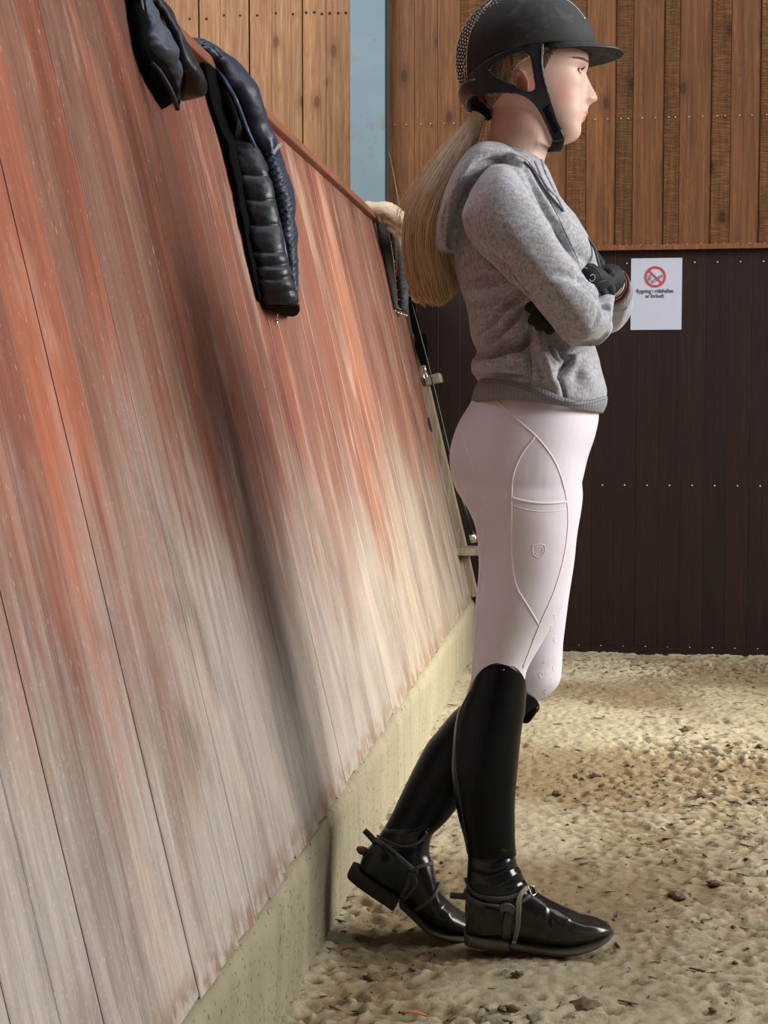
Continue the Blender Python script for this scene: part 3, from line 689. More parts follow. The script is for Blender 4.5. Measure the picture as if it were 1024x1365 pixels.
# right (near) arm, left (far) arm
tube_px(mb, [(672, 262, -.09, .045), (664, 275, -.130, .040), (688, 322, -.155, .036), (732, 378, -.172, .034), (768, 424, -.172, .032), (784, 428, -.13, .030), (792, 420, -.05, .028), (796, 412, .04, .025), (800, 400, .105, .020)], 16)
tube_px(mb, [(672, 262, .10, .05), (680, 285, .145, .045), (730, 330, .175, .042), (780, 385, .185, .038), (806, 412, .165, .033), (814, 402, .09, .030), (817, 388, .02, .026), (813, 379, -.03, .022)], 16)
def hand(mb, wrist, dirv, side, nrm, sc_=1.0, curl=0.4, grow=0.0):
    """palm, four jointed fingers of unequal length and a thumb leaving the palm's side"""
    wrist = Vector(wrist); d = Vector(dirv).normalized(); n = Vector(nrm).normalized(); s = d.cross(n).normalized() * side; n = s.cross(d).normalized() * (1 if side > 0 else -1)
    ln = 0.085 * sc_
    rg = []
    for t, wd, th in ((-.10, .022, .018), (.15, .028, .016), (.5, .038, .016), (.85, .041, .014), (1.02, .036, .010)):
        c = wrist + d * ln * t; rg.append([c + s * (wd + grow) * math.cos(a) + n * (th + grow) * math.sin(a) for a in np.linspace(0, 2 * math.pi, 17)[:-1]])
    mb.rings(rg, True)
    for j, (off, fl) in enumerate(((.028, .070), (.0095, .078), (-.0095, .073), (-.027, .058))):
        p = wrist + d * ln * 0.92 + s * off * sc_; dd = (d + s * off * 1.2).normalized(); pts = [p]
        for q, seg in enumerate((.46, .30, .24)):
            ang = curl * (0.6 + 0.5 * q); dd = (dd * math.cos(ang) - n * math.sin(ang)).normalized(); p = p + dd * fl * seg * sc_; pts.append(p)
        mb.tube(pts, [.0095 + grow, .0090 + grow, .0082 + grow, .0062 + grow], 10)
        mb.ball(pts[-1], .0066 + grow, 8, 6)
    p = wrist + d * ln * .22 + s * .026 * sc_; t1 = p + (d * .6 + s * .75 - n * .2).normalized() * .034; t2 = t1 + (d * .9 + s * .3 - n * .3).normalized() * .030
    mb.tube([p, t1, t2], [.0125 + grow, .0108 + grow, .008 + grow], 10); mb.ball(t2, .008 + grow, 8, 6)
LW = (L(808, 374, -.050), L(752, 398, -.135) - L(808, 374, -.050))
RW = (L(800, 395, .125), L(772, 350, .215) - L(800, 395, .125))
for (a, b), sd, nn in ((LW, 1, (.2, -1, .35)), (RW, -1, (.8, .6, .2))): hand(mb, a, b, sd, nn, .9, .30)
limb_legs(mb)
body = fuse(mb, 'body', SKIN, rider, 0.0031, 2, 0.4)

# eyes, lashes, brows
EYEW = plain('eye_white', srgb(214, 200, 194), 0.15, 0.6, namp=.02); IRIS = plain('iris', srgb(70, 84, 92), 0.15, 0.6); LASH = plain('lash_brown', srgb(58, 42, 34), 0.8); BROW = plain('brow_hair', srgb(158, 122, 96), 0.9)
bb = bvh_of(body)
for s_ in (-1, 1):
    c = L(762.6, 99.4, 0); c.y = 0.0305 * s_; e = MB().ball(c, .0118, 20, 14).build('eye', EYEW, rider)
    f = Vector((math.cos(.12), .12 * s_, 0.0)); MB().ball(c + f * .0078, (.0050, .0056, .0056), 14, 10).build('iris', IRIS, e)
    m = MB()                                         # lids
    for sg, rr in ((1, .0022), (-1, .0015)):
        pts = []
        for t in np.linspace(-1.0, 1.0, 11):
            a = .95 * t; up = (.0048 if sg > 0 else -.0040) * math.cos(t * 1.45) - .0006
            pts.append(c + Vector((math.cos(a) * .0116, math.sin(a) * .0116 + .001 * s_, up)))
        m.tube(pts, rr, 7)
    m.build('eyelid', SKIN, e)
    m = MB()
    for t in np.linspace(-.9, .9, 15):
        a = .95 * t; p = c + Vector((math.cos(a) * .0130, math.sin(a) * .0130, .0042 * math.cos(t * 1.45)))
        m.tube([p, p + Vector((.0035, .003 * t, -.0006)), p + Vector((.0065, .005 * t, .0016))], [.0006, .0005, .0002], 4)
    m.build('eyelash', LASH, e)
    m = MB(); r_ = random.Random(3)
    for q in range(110):
        u = q / 109; yy = (.012 + .046 * u) * s_; zz = L(775, 89.0 - 2.2 * math.sin(u * 2.4) + r_.uniform(-1.0, 1.0), 0).z
        h = bb.ray_cast(Vector((.4, yy, zz)), Vector((-1, 0, 0)))
        if h[0]: p = h[0] + Vector((.0004, 0, 0)); m.tube([p, p + Vector((-.001, .005 * s_, .0016))], [.0005, .0002], 4)
    m.build('eyebrow', BROW, rider)

# ---- breeches
mb = MB()
loft(mb, [(640, 505, 792, 512, 0, .130), (630.5, 532, 797, 548, 0, .150), (612, 565, 792, 578, 0, .162, 2.2), (600.5, 602, 782, 608, 0, .167, 2.3), (603, 636, 774, 640, 0, .166, 2.4), (613, 660, 766, 662, 0, .158, 2.4), (635, 684, 752, 686, 0, .140, 2.3), (680, 700, 715, 700, 0, .06)], n=48)
loft(mb, [(650, 585, 764, 585, -.070, .045), (630, 612, 778, 614, -.078, .066), (619, 638, 776, 640, -.082, .078), (617, 662, 774, 664, -.084, .084), (633, 700, 770, 702, -.085, .083), (637.5, 735, 765, 740, -.085, .080), (637.5, 770, 758, 775, -.085, .075), (634.5, 803, 747, 812, -.085, .070), (632, 854, 722, 858, -.085, .058), (629, 888, 703, 893, -.085, .051), (627.5, 920, 699, 925, -.085, .049), (626, 960, 696, 960, -.085, .050)], n=40)
loft(mb, [(650, 585, 764, 585, .070, .045), (636, 612, 778, 614, .078, .066), (632, 638, 776, 640, .082, .078), (640, 662, 777, 664, .084, .084), (655, 705, 769.5, 709, .085, .083), (664, 750, 764.5, 753, .085, .078), (670, 803, 757, 803, .085, .070), (668, 858, 751, 856, .085, .058), (668, 884, 749.5, 886, .085, .054), (672, 902, 746.5, 909, .085, .052), (668, 908, 737, 921, .085, .050), (657, 912, 716, 935, .085, .048), (640, 922, 700, 948, .085, .047), (628, 940, 690, 965, .085, .047)], n=40)
breeches = fuse(mb, 'breeches', BREECH, rider, 0.0036, 16)
folds(breeches.data, [([(640, 690), (655, 672), (690, 660)], 9, .0015), ([(700, 905), (712, 895), (735, 885)], 6, -.0012)], .0012, 7, 3)
bb = bvh_of(breeches)
m = MB()
for pts, wd in (([(661, 532), (690, 560), (716, 583), (738, 612), (751, 645), (757, 680), (756, 715), (750, 750), (738, 790), (719, 834), (697, 890)], 2.6),
                ([(713, 583), (696, 605), (684, 635), (682, 680), (682, 735), (688, 780), (705, 810), (719, 834)], 2.2),
                ([(612, 567), (622, 600), (635, 640), (643, 690), (645, 730), (640, 775), (636, 830), (630, 905)], 2.4)):
    ribbon(m, bb, pts, wd, .0013, 0, 90, rnd=True)
m.build('piping', PIPE, breeches)
m = MB(); ribbon(m, bb, [(683, 664), (705, 669), (730, 671), (755, 669)], 3, .0022, 0, 40, rnd=True); ribbon(m, bb, [(684, 674), (705, 680), (730, 682), (755, 679)], 1.2, .0008, 0, 40, rnd=True)
m.build('pocket_edge', PIPE, breeches)
m = MB(); ribbon(m, bb, [(710, 727), (718, 725.5), (726, 727), (725.5, 738), (718, 743.5), (711, 738), (710, 727)], 1.3, .0007, 0, 60, rnd=True)
ribbon(m, bb, [(713, 730), (718, 729), (723, 730), (722.5, 737), (718, 740.5), (713.5, 737)], .8, .0006, 0, 40, rnd=True); m.build('shield_emblem', PIPE, breeches)
m = MB(); r_ = random.Random(4)                       # raised grip print by the knee
for c_, r0 in (((741, 822), 4), ((737, 838), 5), ((741, 852), 4), ((728, 868), 5), ((742, 872), 4), ((728, 884), 4.5), ((740, 890), 4.5), ((722, 900), 4), ((733, 908), 4), ((718, 914), 4), ((728, 922), 3)):
    ribbon(m, bb, [(c_[0] + r0 * .7 * math.cos(a), c_[1] + r0 * math.sin(a)) for a in np.linspace(r_.uniform(0, 6), r_.uniform(4.6, 5.8) + 0, 9)], .9, .0006, 0, 24, rnd=True)
m.build('grip_print', PIPE, breeches)

# ---- hoodie
mb = MB()
loft(mb, [(636, 524, 803, 543, 0, .157), (640, 515, 805, 536, 0, .160), (629.5, 494, 806, 520, 0, .163), (630, 478, 803, 502, 0, .156), (636, 468, 799, 482, 0, .146), (629.5, 450, 793, 462, 0, .134), (626, 427, 791, 438, 0, .126), (621, 405, 792, 412, 0, .122), (615, 386, 797, 384, 0, .122), (606, 352, 797, 352, 0, .126), (602, 322, 789, 326, 0, .134), (604, 290, 769, 294, 0, .143), (611, 262, 748, 266, 0, .146), (624, 238, 737, 243, 0, .125), (638, 220, 729, 224, 0, .095), (650, 207, 719, 214, 0, .060)], n=56)
# near sleeve and far sleeve
loft(mb, [(622, 262, 655, 221, -.080, .055), (616, 292, 680, 225, -.130, .062), (632, 330, 702, 254, -.158, .060), (660, 358, 724, 286, -.170, .057), (690, 384, 744, 318, -.178, .055), (714, 410, 765, 348, -.182, .053), (735, 434, 787, 377, -.184, .053), (750, 453, 801, 396, -.181, .053), (768, 464, 811, 414, -.173, .050), (787, 459, 815, 431, -.160, .036), (800, 452, 813, 440, -.152, .014)], n=36)
mb.ball(L(780, 430, -.150), (.043, .042, .042), 20, 14)
tube_px(mb, [(783, 428, -.176, .046), (790, 426, -.135, .041), (792, 420, -.06, .040), (796, 412, .03, .036), (800, 404, .09, .030)], 20)
tube_px(mb, [(668, 262, .10, .062), (684, 285, .140, .058), (735, 335, .172, .053), (782, 388, .182, .050), (804, 410, .160, .048), (809, 410, .110, .0455), (814, 402, .060, .042), (817, 393, .012, .036)], 22)
hood_rows = [(664, 192, 700, 232, 0, .070), (648, 191, 674, 240, 0, .090), (633, 194, 654, 244, 0, .104), (616, 209, 638, 252, 0, .116), (600, 236, 622, 266, 0, .122), (588, 262, 612, 288, 0, .120), (582, 292, 606, 308, 0, .112), (580, 318, 604, 326, 0, .098), (581, 336, 602, 340, 0, .080)]
loft(mb, hood_rows, n=36, per=8)
hoodie = fuse(mb, 'hoodie', HEATHER, rider, 0.0032, 8)
ST = [ # folds read off the photograph: (path, width px, height m)
 ([(619, 240), (606, 262), (600, 300), (602, 338)], 4.5, -.010), ([(700, 222), (668, 212), (640, 220), (619, 240)], 4, -.007),
 ([(640, 204), (670, 203), (695, 214)], 5, .004), ([(706, 218), (722, 244), (738, 270), (748, 290)], 3.0, -.0045), ([(700, 226), (718, 262), (740, 300), (762, 345)], 5, -.006),
 ([(640, 335), (662, 352), (684, 366)], 7, -.008), ([(700, 392), (672, 412), (640, 440)], 5, -.008), ([(704, 400), (684, 412), (655, 425)], 5, .005),
 ([(706, 404), (675, 438), (640, 462)], 5, -.009), ([(706, 412), (690, 436), (664, 458)], 5, .007), ([(712, 440), (690, 462), (650, 474), (630, 474)], 6, -.012),
 ([(640, 482), (665, 484), (700, 470)], 6, .008), ([(634, 494), (660, 490), (690, 496)], 5, .006), ([(640, 503), (670, 501), (702, 502)], 4, -.006),
 ([(716, 440), (722, 470), (735, 500), (744, 520)], 7, .006), ([(702, 446), (706, 480), (704, 512)], 5, -.004), ([(740, 440), (755, 470), (762, 478), (752, 490), (744, 502)], 6, -.012), ([(728, 446), (738, 470), (752, 486)], 4, -.005),
 ([(744, 502), (750, 518), (754, 536)], 2.2, -.003), ([(706, 516), (728, 528), (750, 534)], 6, .004),
 ([(746, 452), (766, 466), (790, 458)], 4, -.005), ([(786, 366), (792, 378), (804, 386), (812, 402)], 4.5, .006), ([(792, 392), (806, 402), (808, 420)], 3.0, -.006), ([(800, 386), (812, 394), (814, 410)], 3, .004),
 ([(676, 300), (700, 336), (730, 372), (760, 404)], 12, .0025), ([(736, 366), (762, 368), (784, 384)], 7, -.004), ([(770, 360), (778, 372), (792, 380)], 5, -.004),
 ([(620, 300), (640, 334), (672, 362)], 7, -.004), ([(618, 346), (640, 378), (660, 400)], 12, .004), ([(624, 400), (650, 400), (690, 384)], 8, -.004), ([(630, 386), (660, 384), (684, 376)], 7, .004),
 ([(770, 480), (780, 500), (792, 516)], 8, .004), ([(780, 470), (772, 490), (768, 515)], 6, -.003), ([(762, 330), (780, 345), (790, 352)], 6, -.004), ([(828, 372), (832, 392), (828, 420)], 3.5, -.004), ([(836, 380), (838, 398), (834, 415)], 3, .003), ([(822, 402), (824, 420), (816, 436)], 4, -.004)]
ST = [(a, b, c * (2.1 if a[0][1] > 380 else 1.6)) for a, b, c in ST]
ST += [([(700, 468), (676, 474), (655, 474), (636, 470)], 2.4, -.014), ([(712, 432), (700, 452), (684, 466)], 3, -.008), ([(690, 398), (668, 418), (634, 446)], 2.6, -.007), ([(652, 503), (675, 502), (700, 500)], 2.4, -.006), ([(735, 436), (752, 466), (764, 474), (757, 486)], 2.6, -.010),
 ([(606, 270), (602, 300), (603, 330)], 2.2, -.006), ([(742, 306), (764, 340), (772, 352)], 2.4, -.006), ([(648, 346), (672, 362), (690, 376)], 2.4, -.006), ([(714, 452), (716, 476), (724, 500), (734, 518)], 3, -.004), ([(722, 450), (730, 472), (742, 492)], 2.6, -.005),
 ([(770, 448), (752, 438), (738, 428)], 4, -.004), ([(800, 404), (798, 420), (790, 436)], 3, -.003), ([(640, 250), (632, 280), (626, 310)], 6, -.003), ([(628, 372), (646, 366), (664, 368)], 4, -.005), ([(632, 420), (660, 416), (682, 400)], 4, -.006)]
folds(hoodie.data, ST, .0026, 13, 6)
hb = bvh_of(hoodie)
mb = MB()
TOPC = np.array([(639, 505), (672, 508), (706, 518), (735, 531), (757, 537), (785, 534.5), (808, 528)], float); BOTC = np.array([(628.5, 537), (667, 533), (711, 538.5), (759, 546.5), (785, 550), (802, 551)], float)
fr_ = lambda T, u: (np.interp(u, (T[:, 0] - T[0, 0]) / (T[-1, 0] - T[0, 0]), T[:, 0]), np.interp(u, (T[:, 0] - T[0, 0]) / (T[-1, 0] - T[0, 0]), T[:, 1]))
R_ = []
for lv in range(9):
    v = lv / 8; ring = []
    for k in range(200):
        a = 2 * math.pi * k / 200; u = (math.cos(a) + 1) / 2; x0, y0 = fr_(TOPC, u); x1, y1 = fr_(BOTC, u)
        p = L(x0 + (x1 - x0) * v, y0 + (y1 - y0) * v, 0); p.y = math.sin(a) * (.166 + .003 * math.sin(math.pi * min(v * 1.3, 1))); p.x += .003 * math.cos(a) * math.sin(math.pi * v); ring.append(p)
    R_.append(ring)
inner = [[(q - sum(r, Vector()) / len(r)) * .965 + sum(r, Vector()) / len(r) for q in r] for r in R_[::-1]]
mb.rings(R_ + inner, False); hem = mb.build('hem_band', RIB, hoodie)
hb2 = bvh_of(hoodie, hem)
m = MB()
for pts in ([(641, 506), (672, 508), (706, 517), (735, 530), (757, 536), (785, 534), (806, 528)], [(641, 509.5), (672, 511.5), (706, 521), (735, 534), (757, 540), (785, 538), (807, 532)]):
    m = MB(); ribbon(m, hb2, pts, 1.1, .0009, 0, 70, rnd=True); m.build('seam', SEAM, hoodie)
for pts in ([(706, 470), (709, 495), (706, 517)], [(762, 478), (752, 490), (744, 502), (750, 518), (755, 537)], [(766, 484), (755, 494), (748.5, 503), (753.5, 518), (758, 537)], [(684, 205), (702, 214), (722, 240), (738, 268)], [(700, 218), (728, 258), (752, 306), (770, 345)], [(684, 366), (697, 382), (705, 392)]):
    m = MB(); ribbon(m, hb2, pts, 1.1, .0009, 0, 50, rnd=True); m.build('seam', SEAM, hoodie)
m = MB(); loft(m, [(646, 203, 724, 219, 0, .0620), (648, 196, 722, 215, 0, .0585), (651, 197, 720, 215, 0, .0545), (651, 204, 720, 221, 0, .053)], n=40, per=3); m.build('neck_band', HEATHER, hoodie)
m = MB()
for a_, o_ in (([(722, 214), (728, 232), (738, 252), (746, 268)], 0), ([(714, 216), (722, 236), (730, 250), (742, 262), (752, 282)], 0)): ribbon(m, hb, a_, 6, .003, 0, 24, rnd=True)
m.build('hood_overlap', HEATHER, hoodie)
m = MB(); ribbon(m, hb, [(698, 216), (710, 228), (724, 250), (742, 272), (750, 282)], 2.6, .0028, .001, 30, rnd=True)
tube_px(m, [(768, 300, -.04, .0022), (784, 318, -.055, .0024), (793, 332, -.06, .0026), (798, 350, -.075, .0026), (800, 356, -.085, .002)], 8); m.build('drawstring', DRAW, hoodie)
# cuff and gloves
m = MB(); tube_px(m, [(819, 391, .012, .0340), (818, 389, -.002, .0345), (816.5, 386, -.014, .0325)], 22); m.build('cuff', RIB, hoodie)
CUFFL = plain('cream_lining', srgb(214, 196, 160), 0.9); m = MB(); tube_px(m, [(817, 387, -.004, .031), (813.5, 382, -.026, .0275), (812, 380, -.030, .0265)], 20); m.build('cuff_lining', CUFFL, hoodie)
WRISTM = plain('dark_red_band', srgb(92, 36, 40), 0.5); WT = plain('rose_metal', (0.62, 0.45, 0.38), 0.3, .5, 1.0)
m = MB(); R1 = []
def loop(c, ax, r, n=24, z=1.0):
    ax = Vector(ax).normalized(); u = ax.orthogonal().normalized(); v_ = ax.cross(u); return [Vector(c) + u * r * math.cos(a) + v_ * r * z * math.sin(a) for a in np.linspace(0, 2 * math.pi, n)]
ax = L(817, 390, .01) - L(810, 376, -.05)
MB().tube(loop(L(813, 379, -.036), ax, .0285), .0018, 8).build('bracelet', WRISTM, rider)
wb = MB().tube(loop(L(814.5, 381.5, -.024), ax, .0315), .0036, 8).build('wristwatch', WRISTM, rider); p = L(823, 371, -.034)
MB().ball(p, (.010, .011, .010), 14, 8).build('watch_case', WT, wb)
def glove(w_, sd, nn, name, curl):
    m = MB(); hand(m, w_[0], w_[1], sd, nn, .9, curl, .0026); d = w_[1].normalized(); m.tube([w_[0] - d * .024, w_[0] - d * .008, w_[0] + d * .02], [.0250, .0275, .026], 16)
    g = fuse(m, name, BLACK, rider, .0022, 3); return g
GLOVE = plain('glove_suede', srgb(26, 27, 29), 0.72, 0.35, bump=.3, bscale=260); BLACKG = GLOVE
g1 = glove(LW, 1, (.2, -1, .35), 'glove', .30); g1.data.materials[0] = GLOVE
g2 = glove(RW, -1, (.8, .6, .2), 'glove', .30); g2.data.materials[0] = GLOVE
# fingertips of the tucked hand showing under the near arm
m = MB()
for pts in ([(765, 398, -.118, .0105), (735, 402, -.136, .0105), (716, 406, -.143, .0102), (706, 410, -.143, .009)], [(768, 404, -.118, .0105), (738, 412, -.139, .0108), (718, 420, -.147, .0105), (710, 427, -.147, .0090)],
            [(770, 408, -.118, .0105), (744, 420, -.140, .0106), (727, 429, -.149, .0104), (719, 435, -.149, .0088)], [(772, 414, -.118, .0100), (752, 426, -.140, .010), (739, 434, -.149, .0098), (732, 440, -.149, .0084)]):
    tube_px(m, pts, 12, 5); m.ball(L(*pts[-1][:3]), pts[-1][3], 10, 7)
m.ball(L(768, 404, -.11), (.026, .016, .03), 14, 10)
fg = fuse(m, 'glove_fingers', GLOVE, g1, .0022, 2)
m = MB()                                              # back of the glove as seen over the sleeve
loft(m, [(766, 372, 784, 350, -.110, .012), (776, 386, 800, 356, -.105, .018), (790, 396, 812, 366, -.090, .020), (800, 398, 817, 374, -.070, .020), (806, 394, 818, 380, -.050, .020)], n=24)
m.ball(L(812, 386, -.085), (.013, .012, .015), 12, 9); m.ball(L(803, 392, -.09), (.012, .012, .012), 12, 9); m.ball(L(811, 364, -.07), (.013, .014, .012), 12, 9)
gp = fuse(m, 'glove_back', GLOVE, g1, .0022, 3)
gb = bvh_of(gp); m = MB(); ribbon(m, gb, [(787, 368), (790, 365.5), (793, 368), (792.5, 373), (788, 375), (786, 372)], .9, .0008, 0, 30, rnd=True); ribbon(m, gb, [(778, 356), (783, 358)], .9, .0008, 0, 12, rnd=True)
m.build('stitched_emblem', plain('cream_thread', srgb(226, 218, 180), .6), g1)
m = MB(); ribbon(m, gb, [(784, 353), (796, 360), (803, 372)], 1.6, .001, 0, 20, rnd=True); ribbon(m, gb, [(790, 384), (798, 377), (808, 374)], 1.4, .001, 0, 20, rnd=True); m.build('glove_seam', plain('glove_piping', srgb(52, 54, 58), .6), g1)

# ---- boots
def boot(shaft, top, foot, heel, sole, dy, outer):
    mb = MB(); loft(mb, leg_d(shaft), n=48, per=6); loft(mb, leg_d(foot), n=36, per=6)
    b = fuse(mb, 'tall_boot', LEATHER, rider, .0032, 5)
    return b
dN, dF = -.085, .085
def leg_d(rows):
    out = []
    for r in rows:
        r = list(r)
        i = 4
        if r[4] <= -.08: r[4] = float(np.interp((r[1] + r[3]) / 2, [930, 1028, 1094, 1160, 1200], [-.085, -.080, -.068, -.058, -.055])) + (r[4] - dN)
        elif r[4] >= .08: r[4] = float(np.interp((r[1] + r[3]) / 2, [930, 1000, 1066, 1115, 1150], [.085, .076, .060, .045, .035]))
        out.append(tuple(r))
    return out
def PN(py): return float(np.interp(py, [930, 1028, 1094, 1160, 1200], [-.085, -.080, -.068, -.058, -.055]))
def PF(py): return float(np.interp(py, [930, 1000, 1066, 1115, 1150], [.085, .076, .060, .045, .035]))
nshaft = [(607, 1000, 693, 1000, dN, .058), (604, 1028, 689, 1028, dN, .058), (608, 1062, 686, 1062, dN, .053), (614, 1094, 685, 1094, dN, .047), (620, 1122, 686, 1124, dN, .043), (623.5, 1145, 688, 1146, dN, .040), (622, 1170, 697, 1166, dN, .039), (620, 1200, 704, 1184, dN, .037), (620, 1230, 700, 1215, dN, .034), (622, 1243, 690, 1240, dN, .030)]
nfoot = [(621, 1244, 623, 1192, dN, .026, 2.4), (632, 1247, 634, 1175, dN, .033, 2.4), (655, 1249, 660, 1168, dN, .034, 2.4), (682, 1252, 690, 1170, dN, .034, 2.4), (705, 1255, 708, 1184, dN, .037, 2.4), (727, 1257, 728, 1197, dN - .002, .042, 2.4), (750, 1257.5, 750, 1209, dN - .004, .046, 2.4), (775, 1254, 775, 1220, dN - .004, .044, 2.4), (797, 1248, 797, 1226, dN - .004, .036, 2.3), (810, 1244, 811, 1232, dN - .004, .022, 2.2), (815, 1241, 815.5, 1236, dN - .004, .009)]
nb = boot(nshaft, None, nfoot, None, None, dN, -1)
folds(nb.data, [([(626, 1142), (650, 1150), (684, 1138)], 4, -.0035), ([(624, 1152), (652, 1160), (688, 1146)], 4, .004), ([(626, 1164), (655, 1170), (690, 1154)], 4, -.004), ([(630, 1176), (660, 1180), (694, 1162)], 4, .0035), ([(660, 1128), (676, 1134), (686, 1128)], 4, .003), ([(668, 1186), (684, 1180), (700, 1172)], 3.5, -.003),
 ([(735, 1204), (733, 1222), (738, 1240)], 5, -.0025), ([(746, 1210), (756, 1222), (750, 1238)], 4.5, .0025), ([(752, 1214), (772, 1226), (800, 1232)], 3.5, -.0026), ([(750, 1222), (775, 1234), (804, 1236)], 3.5, .0022), ([(724, 1200), (728, 1214), (722, 1230)], 5, .0018), ([(760, 1238), (780, 1241), (800, 1241)], 3, -.0015)], .0006, 30, 3)
def open_shaft(rows, topL, topR, tongue, dy, bt, name, parent):
    """stiff glossy leg of the boot with the outer side rising into a tongue"""
    R = rings_of(leg_d(rows), n=56, per=8); n = 56; base = R[0]; t0 = []
    p = L(topL[0], topL[1], dy); q = L(topR[0], topR[1], dy); c = (p + q) / 2; h = (q - p) / 2; out = []
    for j in range(14):
        u = j / 13; ring = []
        for k in range(n):
            t = 2 * math.pi * k / n; ct, st = math.cos(t), math.sin(t)
            tip = c + h * ct + Vector((0, bt * st, 0)) * (1 - .06 * max(0, -st)) + (Vector(tongue) * (max(0, -st) ** 1.0) if st < 0 else Vector())
            ring.append(base[k].lerp(tip, 1 - u))
        out.append(ring)
    out = out[:-1] + R
    cen = [sum(r, Vector()) / len(r) for r in out]
    inn = [[q + (c_ - q).normalized() * .0028 for q in r] for r, c_ in zip(out[:18], cen)]
    m = MB(); m.rings(inn[::-1] + out, False); return m.build(name, SHAFT, parent)
nsh = open_shaft([(610, 950, 700, 948, dN, .0585), (606, 972, 696, 968, dN, .0600), (603.5, 1000, 692.5, 1000, dN, .0605), (602, 1028, 690, 1028, dN, .0600), (605.5, 1060, 687, 1060, dN, .0555), (612, 1094, 686.5, 1094, dN, .0495), (619, 1120, 687, 1122, dN, .0450), (622, 1136, 688.5, 1138, dN, .0425)], (627, 920), (701.5, 927), (0.004, .0, .062), dN, .0555, 'shaft', nb)
sb = bvh_of(nsh, nb)
m = MB(); ribbon(m, sb, [(627, 922), (617, 940), (611, 960), (608, 1000), (609, 1030), (614, 1070), (619, 1100), (625, 1140), (624, 1165)], 2.6, .0016, 0, 70, rnd=True); m.build('back_seam', STRAP, nb)
m = MB(); m.tube([hit(sb, 670, 893)[0] + Vector((-.003, -.001, 0)), hit(sb, 670, 893)[0] + Vector((.003, -.001, .0))], .0022, 8); m.build('emblem', LEATHER, nb)
m = MB(); pts = [L(628, 921, dN - .045)] + [L(x, yv, dN - .0555) for x, yv in ((631, 912), (634, 902), (640, 893), (651, 885), (668, 881), (686, 884), (695, 894), (699.5, 910))] + [L(701.5, 926, dN - .04)]
def box_sole(rows, n=20, ex=5): m = MB(); loft(m, leg_d(rows), n=n, per=6, ex=ex); return m
s1 = box_sole([(676, 1258, 676, 1248, dN, .034), (690, 1261, 690, 1251, dN, .035), (712, 1264, 712, 1254, dN - .001, .040), (740, 1265.5, 740, 1256, dN - .003, .047), (765, 1263.5, 765, 1255, dN - .004, .049), (790, 1257.5, 790, 1249.5, dN - .004, .043), (808, 1250, 808, 1243, dN - .004, .028), (818, 1244.5, 818, 1239.5, dN - .004, .009)], ex=3.2).build('sole', SOLE, nb)
box_sole([(619, 1256, 619, 1240, dN, .022), (624, 1258, 624, 1241, dN, .031), (640, 1260, 640, 1244, dN, .0355), (662, 1262, 662, 1246, dN, .0355), (676.5, 1263, 676.5, 1247, dN, .034), (677, 1263, 677, 1247, dN, .033)], ex=3.2).build('heel', SOLE, nb)
# far boot, heel raised
fshaft = [(583, 975, 664, 1012, dF, .057), (569, 994, 646, 1032, dF, .056), (542, 1047, 617, 1066, dF, .048), (526, 1080, 594, 1094, dF, .042), (512, 1104, 577, 1112, dF, .040), (502, 1120, 573, 1132, dF, .038), (494, 1136, 577, 1155, dF, .037), (486, 1152, 580, 1176, dF, .034), (482, 1164, 560, 1195, dF, .028)]
ffoot = [(477, 1162, 484, 1138, dF, .022), (486, 1172, 500, 1122, dF, .031), (504, 1182, 528, 1116, dF, .034), (526, 1195, 556, 1122, dF, .034), (545, 1208, 574, 1142, dF, .036), (563, 1222, 583, 1172, dF, .041), (582, 1233, 595, 1197, dF, .044), (602, 1239, 611, 1212, dF, .042), (620, 1242, 626, 1222, dF, .034), (634, 1244, 638, 1231, dF, .020), (641, 1244, 642, 1238, dF, .008)]
fb = boot(fshaft, None, ffoot, None, None, dF, -1)
folds(fb.data, [([(510, 1100), (540, 1096), (574, 1082)], 5, -.003), ([(512, 1110), (545, 1110), (574, 1102)], 5, .003), ([(556, 1120), (560, 1108), (574, 1100)], 4, .003), ([(508, 1122), (540, 1130), (560, 1128)], 5, -.0025), ([(596, 1204), (588, 1214), (592, 1226)], 4, -.003), ([(604, 1210), (598, 1220), (604, 1232)], 4, .002)], .0006, 30, 5)
fsh = open_shaft([(617, 940, 700, 955, dF, .0585), (604, 950, 690, 975, dF, .0595), (584, 974, 665, 1010, dF, .059), (568, 994, 646, 1032, dF, .058), (540.5, 1047, 618, 1066, dF, .050), (525, 1080, 595, 1094, dF, .044), (514, 1101, 580, 1108, dF, .0415)], (640, 912), (716, 950), (.018, .0, .03), dF, .0555, 'shaft', fb)
m = MB(); loft(m, [(694, 962, 704, 934, dF, .030), (702, 962, 716, 936, dF - .002, .030), (706, 958, 718, 940, dF - .002, .026)], n=20, ex=4); m.build('top_tab', SHAFT, fb)
box_sole([(532, 1205, 537, 1196, dF, .034), (550, 1221, 556, 1212, dF, .038), (568, 1236, 573, 1228, dF, .045), (590, 1244, 592, 1236, dF, .047), (612, 1248, 613, 1241, dF, .043), (632, 1249.5, 632, 1243, dF, .028), (643, 1248, 643, 1243, dF, .010)], ex=3.2).build('sole', SOLE, fb)
box_sole([(463, 1168, 472, 1151, dF, .022), (468, 1172, 478, 1154, dF, .032), (490, 1188, 500, 1169, dF, .0355), (514, 1204, 525, 1186, dF, .035), (522, 1210, 533, 1192, dF, .033)], ex=3.2).build('heel', SOLE, fb)
